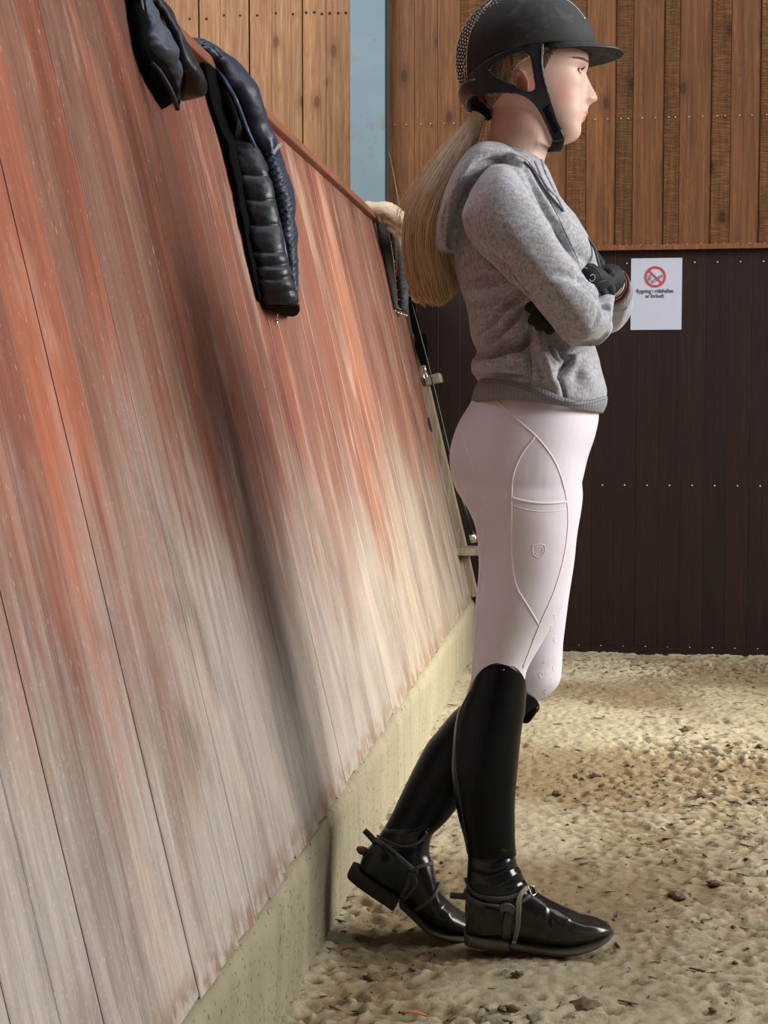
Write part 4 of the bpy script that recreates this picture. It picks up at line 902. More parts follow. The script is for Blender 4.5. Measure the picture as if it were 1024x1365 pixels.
# spurs and straps
sbn = bvh_of(nsh, nb, s1); sbf = bvh_of(fsh, fb)
sp1 = MB(); ribbon(sp1, sbn, [(622, 1189), (630, 1200), (645, 1206), (664, 1209)], 8, .005, .001, 30); tube_px(sp1, [(626, 1195, PN(1200), .006), (612, 1194.5, PN(1200), .0058), (600, 1193.5, PN(1200), .0056)], 10); sp1 = sp1.build('spur', STRAP, nb)
m = MB(); ribbon(m, sbn, [(648, 1207.5), (665, 1210)], 3.5, .0075, .001, 10); m.build('slot', SHAFT, sp1)
m = MB(); ribbon(m, sbn, [(622, 1172), (630, 1188), (648, 1196), (672, 1197), (690, 1192), (702, 1186)], 4.5, .003, .001, 40); ribbon(m, sbn, [(680, 1214), (676, 1232), (675, 1252), (676, 1262)], [12, 11, 10], .0035, .001, 24); ribbon(m, sbn, [(666, 1210), (676, 1208), (686, 1214)], [9, 12, 9], .005, .002, 14); ribbon(m, sbn, [(684, 1206), (697, 1201), (708, 1193)], 5, .003, .001, 16)
m.build('spur_strap', STRAP, nb, False)
m = MB(); ribbon(m, sbn, [(700, 1184), (692, 1194), (691, 1215), (690, 1235), (686, 1252), (684, 1260)], [6, 7, 6, 5], .004, .003, 36); tag(m.build('spur_strap', STRAPL, nb, False), 'pale grey worn strap')
m = MB(); ribbon(m, sbn, [(701, 1184), (707, 1182), (714, 1192), (708.5, 1195), (702, 1184)], 1.8, .003, .003, 40, rnd=True); m.build('buckle', GOLD, nb)
sp2 = MB(); ribbon(sp2, sbf, [(500, 1120), (518, 1131), (535, 1146), (549, 1158)], 7.5, .005, .001, 30); tube_px(sp2, [(500, 1122, PF(1125), .006), (492, 1113, PF(1125), .0058), (486, 1107, PF(1125), .0056)], 10); sp2 = sp2.build('spur', STRAP, fb)
m = MB(); ribbon(m, sbf, [(512, 1128), (528, 1141)], 2.4, .0075, .001, 10); m.build('slot', SHAFT, sp2)
m = MB()
for pts, wd in (([(549, 1160), (560, 1155), (575, 1151)], 5), ([(547, 1162), (543, 1180), (536, 1194)], 5.5), ([(551, 1163), (554, 1180), (545, 1192), (535, 1201)], 4.5), ([(585, 1178), (578, 1194), (566, 1206), (552, 1214)], 5), ([(551, 1156), (556, 1162), (552, 1167), (546, 1162)], 4), ([(500, 1112), (515, 1120), (540, 1128), (560, 1120), (568, 1108)], 3)): ribbon(m, sbf, pts, wd, .004, .001, 26)
m.build('spur_strap', STRAP, fb, False)
TAN = plain('tan_leather', srgb(112, 62, 28), .5); m = MB(); tube_px(m, [(490, 1136, PF(1135), .007), (481, 1133, PF(1135), .008), (476, 1130, PF(1135), .003)], 10); tag(m.build('heel_pull', TAN, fb), 'tan leather tab')

# ---- helmet
def shell_rim(px): return np.interp(px, [606, 614, 630, 657, 689, 724, 765, 800], [122, 117, 104.5, 89, 79, 74, 71.5, 69])
rows = [(614, 118, 790, 70, 0, .094), (609, 98, 793, 62, 0, .102), (607.5, 80, 793, 52, 0, .107), (609, 62, 789, 40, 0, .108), (615, 43, 781, 26, 0, .102), (627, 24, 768, 11, 0, .090), (645, 7, 748, -2, 0, .068), (664, -5, 726, -9, 0, .040), (688, -11, 700, -12, 0, .010)]
R = rings_of(rows, n=96, per=6); k = 0
out = []
for i, r in enumerate(R):
    rr = []
    for p in r:
        px, py = proj(np.array([[p.x, 0.0, p.z]])); lim = float(shell_rim(px[0])); q = p.copy()
        if py[0] > lim: q.z = L(px[0], lim, 0).z - .0002 * (len(R) - i) * 0
        rr.append(q)
    out.append(rr)
m = MB(); inn = [[(q - sum(r, Vector()) / len(r)) * .94 + sum(r, Vector()) / len(r) for q in r] for r in out[::-1]]
m.rings(inn + out, False); n = len(m.V); m.V.append(sum(out[-1], Vector()) / 96); o_ = (len(inn) + len(out) - 1) * 96; m.F += [[n, o_ + a, o_ + (a + 1) % 96] for a in range(96)]
helmet = m.build('helmet', SHELL, rider); hvb = bvh_of(helmet)
# peak
m = MB(); rg = []
for a in np.linspace(-82, 82, 41):
    t = math.radians(a); c, s = math.cos(t), math.sin(t); sec = []
    cx = L(700, 72, 0).x; ri_x = L(786, 72, 0).x - cx; ro_x = L(829.5, 72, 0).x - cx
    zi = L(700, 70.5, 0).z - .006 * (1 - c); zo = L(700, 71.5, 0).z - .013 * (1 - c) ** 1.2
    pi = Vector((cx + ri_x * c ** .8 if c > 0 else cx, .094 * s, zi)); ext = c ** .55 if c > 0 else 0
    po = Vector((cx + ri_x * c ** .8 + (ro_x - ri_x) * ext * (c ** .25), .094 * s + .006 * s * c, zo)); md = pi.lerp(po, .5) + Vector((0, 0, .0035 * ext))
    pin = pi + Vector((-.006 * c, -.006 * s, .007))
    rg.append([pin, md + Vector((0, 0, .002)), po + Vector((0, 0, .0012)), po + Vector((.0008 * c, 0, -.0018)), po + Vector((-.003 * c, 0, -.0042)), md + Vector((0, 0, -.0045)), pin + Vector((0, 0, -.013))])
m.rings(rg, True); m.build('peak', SHELL, helmet)
m = MB()
for s_ in (0,):
    pts = [Vector(r[3]) for r in rg]; m.tube(pts, .0017, 8)
m.build('peak_edge', mat_leather('edge_trim', srgb(24, 24, 26), srgb(46, 46, 48), .4, .6), helmet)
# rim piping
m = MB(); pts = [(617, 116), (630, 105), (657, 90), (689, 80), (724, 75.5), (760, 73), (785, 72)]; ribbon(m, hvb, pts, 2.6, .0018, 0, 60, mirror=True, rnd=True); m.build('rim_piping', mat_leather('edge_trim2', srgb(26, 28, 32), srgb(50, 52, 56), .35, .5), helmet)
# rear crystal panel
m = MB(); cp_ = MB(); base_pts = catmull(np.array([(664, -4), (645, 7), (630, 21), (618, 39), (611, 58), (608, 78), (608.5, 95), (613, 113)], float), 30)
bp = base_pts; c0 = L(690, 70, 0)
for i in range(len(bp)):
    t = bp[min(i + 1, len(bp) - 1)] - bp[max(i - 1, 0)]; t = t / np.hypot(*t); nrm = np.array([-t[1], t[0]]);
    if nrm @ (np.array([690, 70]) - bp[i]) < 0: nrm = -nrm
    wdt = np.interp(i, [0, 8, 20, 29], [6.0, 9.5, 13.0, 8.0]); k = 0
    off = 1.2 + (1.7 if i % 2 else 0)
    while off < wdt:
        x, yv = bp[i] + nrm * off; h = hit(hvb, x, yv)
        if h:
            for sg in (-1, 1): m.ball((h[0].x + h[1].x * .0003, sg * -(h[0].y), h[0].z), .00165, 6, 4)
        off += 3.4
    for yy in (-.009, -.003, .003, .009):
        p0 = L(bp[i][0], bp[i][1], 0); src = Vector((p0.x + (p0.x - c0.x) * .6, yy, p0.z + (p0.z - c0.z) * .6)); d = (Vector((c0.x, yy, c0.z)) - src).normalized(); h = hvb.ray_cast(src, d)
        if h[0] is not None: m.ball(h[0], .00155, 6, 4)
o = m.build('rhinestones', CRYST, helmet, False); o['kind'] = 'stuff'
m = MB(); ribbon(m, hvb, [(656, 1), (645, 12), (634, 28), (627, 46), (623, 66), (622, 86), (622.5, 102)], 1.5, .0012, 0, 50, rnd=True); m.build('chrome_trim', CHROME, helmet)
for pts, wd, nn_ in (([(622, 76), (618.8, 82), (619.2, 90), (620, 103), (622.5, 103)], 1.2, 24), ([(618.5, 88), (620.5, 88.5), (623, 88)], 1.2, 8), ([(619, 94.5), (621, 95), (623, 94.5)], 1.2, 8), ([(756, 0), (766, 8), (774, 17), (780, 25)], 2.2, 20)):
    m = MB(); ribbon(m, hvb, pts, wd, .0012, 0, nn_, rnd=True)
    if m.V: m.build('chrome_trim', CHROME, helmet)
# harness: plates following the side of the head
def yside(px, py):
    """half width of the harness surface"""
    w0 = float(np.interp(px, [611, 614, 620, 628, 640, 655, 680, 700, 716, 750], [.022, .036, .056, .071, .084, .091, .096, .0975, .0965, .094]))
    k = np.clip((py - 122) / 72.0, 0, 1); k = k * k * (3 - 2 * k); g = np.clip((px - 655) / 45.0, 0, 1); k *= g
    return w0 * (1 - k) + .050 * k
def strap(pts, wpx, th=.0045, m=None, add=0.0, n=40, sides=(-1, 1)):
    P = catmull(np.array([list(p) + [wv] for p, wv in zip(pts, wpx)], float), n)
    for sd in sides:
        rg = []
        for i, (x, yv, wd) in enumerate(P):
            t = P[min(i + 1, n - 1)][:2] - P[max(i - 1, 0)][:2]; t = t / (np.hypot(*t) + 1e-9); nx_, ny_ = -t[1], t[0]; r = []
            for u, o2 in ((-1, -th * .5), (-1, th * .3), (-.82, th), (0, th * 1.15), (.82, th), (1, th * .3), (1, -th * .5)):
                xx, yy = x + nx_ * wd / 2 * u, yv + ny_ * wd / 2 * u; p = L(xx, yy, 0); p.y = sd * (yside(xx, yy) + o2 + add); r.append(p)
            rg.append(r)
        m.rings(rg, True)
OUT = [(614, 118), (622, 111), (634, 102.5), (648, 94.5), (662, 87.5), (678, 82), (694, 78), (708, 76), (716, 76), (716.5, 90), (716.5, 105), (719, 120), (724, 137), (731, 155), (739, 173), (748, 190), (746, 193), (735, 196), (729, 186), (721, 171), (712, 158), (702, 148), (690, 142), (676, 139.5), (660, 139), (645, 139.5), (630, 139), (622, 134), (617, 127)]
HOLE_ = [(647, 110), (655, 102), (668, 94.5), (684, 89), (694, 88.5), (699, 92), (702, 104), (704, 118), (706, 130), (705, 135.5), (698, 137), (686, 133), (672, 126), (658, 119)]
OUT = catmull(np.array(OUT + [OUT[0]], float), 160); HOLE_ = catmull(np.array(HOLE_ + [HOLE_[0]], float), 90)
def inside(P, x, y):
    r = False; j = len(P) - 1
    for i in range(len(P)):
        if (P[i][1] > y) != (P[j][1] > y) and x < (P[j][0] - P[i][0]) * (y - P[i][1]) / (P[j][1] - P[i][1]) + P[i][0]: r = not r
        j = i
    return r
def plate(sd, th=.0048):
    st = 1.0; m = MB(); idx = {}
    cells = [(x, y) for x in np.arange(612, 750, st) for y in np.arange(74, 198, st) if inside(OUT, x + st / 2, y + st / 2) and not inside(HOLE_, x + st / 2, y + st / 2)]
    cs_ = set(cells)
    def vid(x, y, k):
        if (x, y, k) not in idx:
            p = L(x, y, 0); p.y = sd * (yside(x, y) + (th if k else -.002)); idx[(x, y, k)] = len(m.V); m.V.append(p)
        return idx[(x, y, k)]
    for (x, y) in cells:
        c = [(x, y), (x + st, y), (x + st, y + st), (x, y + st)]
        m.F.append([vid(*q, 1) for q in c]); m.F.append([vid(*q, 0) for q in c][::-1])
        for (a, b), nb_ in (((0, 1), (x, y - st)), ((1, 2), (x + st, y)), ((2, 3), (x, y + st)), ((3, 0), (x - st, y))):
            if nb_ not in cs_: m.F.append([vid(*c[a], 0), vid(*c[b], 0), vid(*c[b], 1), vid(*c[a], 1)])
    return fuse(m, 'harness', HARN, helmet, .0014, 8, .5)
for sd in (-1, 1): harn = plate(sd)
EDGE = mat_leather('edge_trim3', srgb(34, 38, 44), srgb(60, 66, 74), .4, .5)
for sd in (-1, 1):
    m = MB(); strap([(722, 156), (730, 169), (739, 184)], [11, 11, 11], .003, m, .0045, 20, (sd,)); m.build('chin_pad', BLACK, helmet)
    m = MB(); strap([(714.5, 79), (714, 92), (714.2, 106), (717, 122), (723, 140), (731, 158), (740, 177), (745, 188)], [1.6] * 8, .0012, m, .0045, 40, (sd,)); m.build('strap_edge', EDGE, harn)
m = MB(); yy = .047; mid = [L(741, 190, 0), L(742, 196, 0)]
pts = [Vector((L(741, 189, 0).x, yy * c, L(741, 190 + 8 * (1 - abs(c) ** 2.5), 0).z)) for c in np.linspace(-1.06, 1.06, 25)]
rg = []
for p in pts: rg.append([p + Vector((-.010, 0, 0.002)), p + Vector((.010, 0, .003)), p + Vector((.010, 0, -.003)), p + Vector((-.010, 0, -.004))])
m.rings(rg, True); m.build('chin_strap', BLACK, helmet)
m = MB(); loft(m, [(628, 136, 646, 142, 0, .030), (634, 144, 652, 150, 0, .022), (641, 151, 650, 153, 0, .012)], n=20, ex=3); m.build('size_dial', BLACK, helmet)
m = MB()
rr = [[L(lx, ly, 0) for _ in (0,)] for lx, ly in ()]
# back cradle joining both sides behind the head
rg = []
for c in np.linspace(-1, 1, 33):
    px_b = 612.5 + 26 * abs(c) ** 2.6; sec = []
    yy_ = .080 * math.sin(c * math.pi / 2) / 1.0
    for (ox_, py_) in ((0, 118), (-1.0, 122), (2.5, 130), (8, 137), (13, 138), (12, 130), (9, 120)): p = L(px_b + ox_, py_, 0); p.y = yy_; sec.append(p)
    rg.append(sec)
m = MB(); m.rings(rg, True); m.build('back_cradle', HARN, helmet)

# ---- hair: scalp, temple wisps and pony tail, strand by strand
hr = np.random.RandomState(11)
m = MB()
def wisps(m, rows_a, rows_b, cnt, rad, side_sign, add=.002):
    A = catmull(np.array(rows_a, float), 14); B = catmull(np.array(rows_b, float), 14)
    for i in range(cnt):
        u = hr.rand(); P = A * (1 - u) + B * u + hr.randn(1, 2) * .6
        pts = []
        for q in P:
            h = bvb.ray_cast(Vector((L(q[0], q[1], 0).x, side_sign * .3, L(q[0], q[1], 0).z)), Vector((0, -side_sign, 0)))
            if h[0]: pts.append(h[0] + Vector((0, side_sign * (add + abs(hr.randn()) * .0012), 0)))
        if len(pts) > 4: m.tube(pts, list(np.linspace(rad, rad * .5, len(pts))), 4)
bvb = bvh_of(body)
for s_ in (-1, 1):
    wisps(m, [(724, 72), (700, 78), (680, 88), (662, 105), (645, 130)], [(710, 86), (696, 88), (682, 97), (674, 118), (655, 142)], 260, .0010, s_)
    wisps(m, [(740, 70), (732, 78), (722, 86), (712, 92)], [(728, 86), (724, 98), (720, 106), (716, 112)], 150, .0009, s_, .0012)
    wisps(m, [(712, 84), (690, 82), (660, 96), (640, 128)], [(688, 94), (675, 112), (668, 132), (652, 146)], 300, .0011, s_)
tag(m.build('hair', HAIRC, rider), 'dark blond hair drawn back')
m = MB(); C0 = [(640, 150, 12, .022), (628, 172, 16, .026), (610, 205, 24, .032), (590, 242, 29, .038), (572, 285, 34, .042), (566, 325, 32, .044), (572, 360, 33, .048), (580, 392, 32, .046), (588, 410, 24, .040)]
CP = catmull(np.array(C0, float), 26)
# tail axis and half widths in the picture plane and in depth; rear portion passes behind the hood
def tail_pt(t, a, r):
    i = t * 25; j = min(int(i), 24); f = i - j; q = CP[j] * (1 - f) + CP[j + 1] * f
    return q[0] + math.cos(a) * r * q[2], q[1] + 0.25 * math.cos(a) * r * q[2] * (1 if t < .6 else -.2), math.sin(a) * r * q[3] + 0.030 * max(0, t - .3)
for i in range(3600):
    a = hr.uniform(0, 2 * math.pi); r = math.sqrt(hr.rand()); end = 1 - .10 * abs(hr.randn()) - .05 * (math.cos(a) < 0) * hr.rand() - .07 * max(0, math.cos(a)) * r; wv = hr.randn() * .05; ph = hr.uniform(0, 6.28); pts = []
    ne = 15
    for k in range(ne):
        t = k / (ne - 1) * min(max(end, .55), 1.03); x, yv, d = tail_pt(min(t, 1), a + wv * 4 * t, min(r * (.75 + .25 * t) + .04 * math.sin(5 * t + ph), 1.12))
        if t > 1: yv += (t - 1) * 200
        pts.append(L(x + 1.2 * math.sin(7 * t + ph) * t, yv, d))
    w_ = hr.uniform(.0007, .0013); m.tube(pts, list(np.linspace(w_, w_ * .45, ne)), 3, False)
for i in range(110):                                # flyaways
    a = hr.uniform(0, 2 * math.pi); ph = hr.uniform(0, 6.28); t0 = hr.uniform(0, .5); pts = []
    for k in range(12):
        t = t0 + (min(t0 + .45, 1) - t0) * k / 11; x, yv, d = tail_pt(t, a, 1.0 + .28 * (k / 11) * (1 + math.sin(3 * t + ph)) * .7); pts.append(L(x, yv, d))
    m.tube(pts, .0003, 3, False)
m.build('ponytail', HAIR, rider)
m = MB(); rg = [[L(*tail_pt(t, a, .72)) for a in np.linspace(0, 2 * math.pi, 17)[:-1]] for t in np.linspace(0, .93, 18)]; m.rings(rg, True); m.build('hair_core', HAIR, rider)
m = MB(); m.tube(loop(L(641, 150, 0), L(628, 172, 0) - L(645, 145, 0), .017, 18), .005, 8); m.build('hair_tie', BLACK, rider)
# ================================================================== things on and by the kick wall
def mat_puff(name, lo, hi, rough=.45, s=30):
    k = NT(name, rough, .45); v = k.coord('Object'); n = k.noise(k.coord('Object', (1, 1, .6)), s, 4, .55, .6); k.color(k.mix(k.noise(v, 12, 3), lo, hi)); k.bump(n, .45, .006); k.bump(k.noise(v, 900, 2), .1, .0004); return k.m
NAVY = mat_puff('navy_nylon', srgb(22, 30, 48), srgb(34, 44, 66), .5)
INK = mat_puff('black_nylon', srgb(17, 20, 26), srgb(32, 37, 46), .42)
SLATE = mat_puff('slate_nylon', srgb(52, 60, 72), srgb(72, 82, 96), .5)
LINING = plain('black_lining', srgb(4, 4, 5), .9, .08)
def sheet(name, left, right, mat, parent, off0=.004, puff=.03, nu=22, nv=60, quilt=None, qa=.012, sharp=.6, seed=0, wr=.002, skew=0.0, edge=.35):
    """a padded panel lying on the kick wall between two pixel outlines; puff: how far it stands off the wall"""
    A = catmull(np.array(left, float), nv); B = catmull(np.array(right, float), nv); rg = []
    pf = puff if callable(puff) else (lambda v: puff)
    for i in range(nv):
        v = i / (nv - 1); row = []
        for j in range(nu + 1):
            u = j / nu; q = A[i] * (1 - u) + B[i] * u; b = (math.sin(math.pi * u) ** sharp) * (math.sin(math.pi * min(max(v, .0), 1)) ** .25 if 0 < v < 1 else 0)
            o = off0 + pf(v) * b
            if quilt: o += qa * (abs(math.sin(math.pi * (quilt(u, v)))) ** .42 - .7) * min(1, b * 1.4)
            nn = float(fbm(np.array([[u * 5 + seed * 3.1, v * 16, seed]]), 3, seed)[0]); o += wr * nn * b * 2
            row.append(at_wall(q[0], q[1], max(o, off0)))
        back = [at_wall(*(A[i] * (1 - j / nu) + B[i] * (j / nu)), off0 * .3) for j in (nu, nu * .5, 0)]
        rg.append(row + back)
    m = MB(); m.rings(rg, True); return m.build(name, mat, parent)
def tube_wall(m, pts, r, n=8): S = catmull(np.array([list(at_wall(*p)) for p in pts]), 30); return m.tube([Vector(s) for s in S], r, n)

def wall_depth(px, py): p = at_wall(px, py); return p.y * cs - p.x * sn
def bulk(name, rows, mat, parent, quilt=None, qa=.0, n=36, per=10, ex=2.2, wr=.002, seed=1, ws=26, ref=None):
    """a padded volume hanging against the kick wall; rows (left px, py, right px, py, half depth, depth offset)"""
    A = np.array([list(r) + [wall_depth(*( (float(np.interp(r[1], ref[1], ref[0])), r[1]) if ref else (r[0], r[1]))) + r[5]] for r in rows], float); S = catmull(A, (len(A) - 1) * per + 1); out = []
    for i, q in enumerate(S):
        v = i / (len(S) - 1); d = q[6]; b = max(q[4], 1e-3); ring = []
        for k in range(n):
            t = 2 * math.pi * k / n; ct, st = math.cos(t), math.sin(t); e = 2 / ex
            fx = (math.copysign(abs(ct) ** e, ct)); fy = math.copysign(abs(st) ** e, st); u = (fx + 1) / 2
            g = 1.0
            if quilt: g = 1 - qa * (1 - abs(math.sin(math.pi * quilt(u, v, q))) ** .45)
            x = (q[0] + q[2]) / 2 + (q[2] - q[0]) / 2 * fx * (1 - (1 - g) * .4); yv = (q[1] + q[3]) / 2 + (q[3] - q[1]) / 2 * fx
            p = at_depth(x, yv, d + b * fy * g); ring.append(p)
        out.append(ring)
    m = MB(); m.rings(out, True); o = m.build(name, mat, parent); co = get_co(o.data); set_co(o.data, co + get_no(o.data) * (wr * fbm(co * ws, 3, seed))[:, None]); return o
def tube_d(m, pts, r, n=8, flat=None):
    """pts (px, py, depth offset from the wall at that pixel column's left edge)"""
    S = catmull(np.array([list(at_depth(x, y_, d)) for x, y_, d in pts]), 30); return m.tube([Vector(q) for q in S], r, n)
# ---- navy padded coat
coat = tag(empty('padded_coat', (0, 0, 0)), 'navy quilted padded coat with long sleeve hanging over the kick wall rail', 'coat')
CREF = ([262, 268, 276, 279, 295, 304, 312, 330, 347], [50, 72, 90, 130, 174, 215, 251, 342, 410]); JREF = ([160, 165, 169, 179, 201, 222], [-40, 0, 40, 84, 126, 150])
segs = [193, 232, 265, 298, 335, 352, 370, 388, 406]
def bq(u, v, q): return float(np.interp((q[1] + q[3]) / 2 + 9 * (u - .5) ** 2 - 4 * u, [150] + segs + [430], list(range(len(segs) + 2))))
sheet('lining', [(262, 66), (271, 90), (278, 130), (292, 174), (304, 215), (314, 258), (331, 345), (344, 402)], [(286, 76), (308, 110), (327, 165), (345, 205), (356, 250), (372, 310), (384, 395)], LINING, coat, .003, .020, sharp=.4)
bulk('sleeve', [(306, 140, 322, 142, .006, .07), (300, 168, 336, 170, .024, .06), (299, 188, 343, 188, .034, .04), (303, 205, 351, 204, .040, .03), (309, 238, 362, 236, .044, .03), (316, 270, 369, 268, .046, .03), (323, 306, 376, 304, .046, .03), (331, 346, 384, 342, .046, .03), (338, 380, 391, 374, .044, .03), (345, 402, 398, 398, .038, .03), (348, 411, 399, 408, .034, .03)], INK, coat, bq, .22, n=48, per=16, ex=2.4, wr=.0022, seed=3, ws=34)
bulk('cuff', [(347, 409, 399, 406, .030, .03), (350, 412, 400, 411, .030, .03), (366, 416, 398, 418, .024, .03), (378, 421, 392, 422, .012, .03)], LINING, coat, None, 0, n=24, per=5, wr=.001)
bulk('front_panel', [(262, 70, 276, 55, .03, .03), (268, 74, 288, 60, .05, .04), (288, 93, 314, 80, .055, .05), (308, 128, 341, 110, .060, .06), (326, 176, 360, 162, .060, .07), (346, 219, 376, 207, .060, .08), (357, 258, 388, 249, .060, .09), (364, 290, 394, 283, .058, .09), (371, 322, 397, 315, .055, .09), (380, 360, 396.5, 354, .048, .09), (386, 388, 398, 384, .036, .09), (390, 402, 397, 398, .02, .08)],
     NAVY, coat, lambda u, v, q: ((q[1] + q[3]) / 17.0 + u * 1.3) if (q[1] + q[3]) > 400 else .5, .26, n=44, per=16, ex=2.2, wr=.0045, seed=5, ws=22, ref=CREF)
m = MB(); zp = [(264, 71), (290, 94), (312, 129), (331, 177), (350, 219), (362, 258), (369, 290), (377, 322), (385, 368)]
tube_d(m, [(x, y_, wall_depth(float(np.interp(y_, CREF[1], CREF[0])), y_) + float(np.interp(y_, [70, 130, 219, 322], [.0, .005, .02, .03]))) for x, y_ in zp], .0055, 6); tag(m.build('zip', mat_puff('zip_tape', srgb(34, 46, 72), srgb(50, 64, 96), .5), coat), 'dark blue zip tape')
bulk('collar', [(246, 56, 250, 48, .02, .03), (262, 66, 268, 52, .035, .05), (276, 74, 288, 60, .04, .06), (288, 84, 302, 72, .03, .07)], NAVY, coat, lambda u, v, q: v * 1.5 + u * 3, .25, n=30, per=10, wr=.003, ref=([262, 268], [50, 90]))
bulk('hanging_strap', [(243, 52, 245, 47, .012, .03), (252, 59, 256, 50, .02, .03), (262, 64, 266, 55, .02, .03), (269, 67, 271, 60, .012, .03)], plain('grey_green_tape', srgb(48, 50, 46), .7), coat, n=20, per=4, ex=4, ref=([262, 268], [50, 90]))
WHITE = plain('white_label', srgb(226, 228, 230), .6); BLU = plain('blue_label', srgb(40, 84, 160), .5)
def flat_d(name, poly, d, th, mat, par):
    m = MB(); n = len(poly); a = [at_depth(x, y_, d) for x, y_ in poly]; b = [at_depth(x, y_, d + th) for x, y_ in poly]
    m.V = a + b; m.F = [list(range(n))[::-1], list(range(n, 2 * n))] + [[i, (i + 1) % n, n + (i + 1) % n, n + i] for i in range(n)]; return m.build(name, mat, par, False)
dl = wall_depth(302, 205) + .02
t1 = flat_d('care_label', [(362, 186), (366, 184), (371.5, 204), (367, 212)], dl, .003, BLU, coat); tag(t1, 'blue and white label'); flat_d('label_edge', [(360, 183), (362.5, 183), (366, 204), (363, 206)], dl - .004, .003, WHITE, t1)
flat_d('label_flap', [(364, 202), (370, 192.5), (377.5, 189.5), (376, 194), (369, 201), (366, 207)], dl - .008, .003, WHITE, t1)
dz = wall_depth(350, 410) + .02; m = MB(); tube_d(m, [(370, 420, dz), (369, 424, dz), (368, 428, dz)], .0018, 6); m.ball(at_depth(368.5, 430.5, dz), (.005, .005, .007), 8, 6); tag(m.build('zip_pull', CHROME, coat), 'metal zip pull')

# ---- black jacket
jk = tag(empty('puffer_jacket', (0, 0, 0)), 'black padded jacket slung over the rail at the top left corner', 'jacket')
bulk('lining', [(160, -30, 190, -36, .03, .03), (165, 0, 194, -6, .03, .03), (170, 40, 196, 32, .03, .03), (179, 80, 208, 68, .03, .03), (191, 108, 226, 94, .03, .03), (204, 130, 238, 118, .03, .03), (213, 146, 236, 134, .02, .03)], LINING, jk, wr=.003, seed=4)
bulk('hem_corner', [(222, 120, 238, 112, .02, .04), (226, 134, 241, 128, .02, .04), (231, 149, 239, 143, .006, .04)], LINING, jk, per=4)
bulk('back_panel', [(196, -30, 210, -38, .03, .10), (204, 0, 216, -6, .035, .10), (218, 26, 232, 20, .04, .10), (228, 52, 246, 46, .04, .10), (234, 80, 260, 76, .04, .10), (238, 104, 276, 106, .04, .10), (240, 122, 274, 124, .035, .10), (243, 134, 264, 132, .02, .10)], INK, jk, n=40, wr=.004, seed=9, ref=([x + 12 for x in JREF[0]], JREF[1]))
bulk('front_panel', [(176, -30, 196, -38, .04, .0), (181, 0, 200, -6, .05, .0), (184, 28, 214, 20, .055, .0), (184, 52, 226, 44, .055, .0), (188, 72, 236, 66, .055, .0), (204, 92, 242, 90, .05, .0), (221, 114, 243.5, 112, .04, .0), (231, 132, 242, 130, .025, .0), (236, 145, 240, 144, .006, .0)], SLATE, jk, lambda u, v, q: .5 + .0, 0, n=48, per=14, wr=.0055, seed=12, ws=30)
df_ = wall_depth(188, 72) - .055
bulk('facing', [(168, -30, 180, -38, .02, .0), (171, 0, 186, -4, .02, .0), (174, 30, 188, 26, .02, .0), (181, 54, 187, 48, .01, .0)], mat_puff('grey_facing', srgb(34, 36, 40), srgb(46, 48, 52), .7), jk, n=20, per=5)
m = MB(); tube_d(m, [(187, -10, df_ + .02), (190, 12, df_ + .02), (190.5, 30, df_ + .01), (186.5, 49, df_ + .01)], .0032, 6); tag(m.build('inner_tape', plain('sage_tape', srgb(96, 106, 100), .8), jk), 'pale grey-green tape')
m = MB(); tube_d(m, [(184, 74, df_ + .02), (196, 80, df_ + .01), (210, 92, df_), (222, 110, df_), (231, 128, df_ + .01), (237, 146, df_ + .03)], .0046, 8); m.build('zip', mat_puff('zip_black', srgb(24, 24, 27), srgb(38, 38, 42), .6), jk)

# ---- fleece and woven pad at the far end of the rail
FLEECE = NT('beige_fleece', .95, .1); _v = FLEECE.coord('Object'); FLEECE.color(FLEECE.mix(FLEECE.noise(_v, 60, 4), srgb(182, 164, 136), srgb(216, 200, 174))); FLEECE.bump(FLEECE.noise(_v, 160, 4, .7), .9, .006); FLEECE = FLEECE.m
Yf = 5.72
def atY(px, py, Y): return at_Y(px, py, Y)
pad = tag(empty('saddle_pad', (0, 0, 0)), 'dark woven pad with rolled beige fleece draped over the far end of the rail', 'pad')
m = MB()
for k_, (pts, r) in enumerate((([(491, 276), (500, 278), (516, 279), (530, 288), (546, 300), (556, 316)], .030), ([(514, 292), (526, 294), (540, 306), (552, 324)], .027), ([(522, 302), (534, 310), (543, 324), (552, 345), (556, 372), (556, 396)], .034), ([(490, 272), (494, 275), (502, 280)], .016), ([(534, 296), (541, 312), (543, 330)], .030))):
    S = catmull(np.array([list(atY(x, y_, Yf + .03 * k_)) for x, y_ in pts]), 16); m.tube([Vector(s) for s in S], [r * (.75 + .25 * math.sin(math.pi * i / 15)) for i in range(16)], 14); m.ball(S[0], r * .75); m.ball(S[-1], r * .75)
fl = fuse(m, 'fleece', FLEECE, pad, .005, 2); co = get_co(fl.data); set_co(fl.data, co + get_no(fl.data) * (fbm(co * 40, 3, 4) * .003)[:, None])
tag(fl, 'rolled beige fleece')
PADM = NT('woven_pad', .8, .3); _v = PADM.coord('World'); PADM.color(PADM.mix(PADM.ramp(PADM.noise(PADM.coord('World', (1, 1, 3)), 40, 4, .6), [(.35, 0), (.65, 1)]), srgb(38, 42, 40), srgb(84, 90, 86))); PADM.bump(PADM.noise(_v, 120), .5, .004); PADM = PADM.m
PREF = ([500, 508, 517, 525], [288, 330, 375, 414])
bulk('dark_side', [(500, 288, 514, 298, .012, -.01), (508, 330, 522, 332, .014, -.01), (517, 375, 527, 375, .014, -.01), (525, 413, 531, 412, .012, -.01)], plain('dark_webbing', srgb(52, 50, 44), .8), pad, n=20, per=10, wr=.001, ref=PREF)
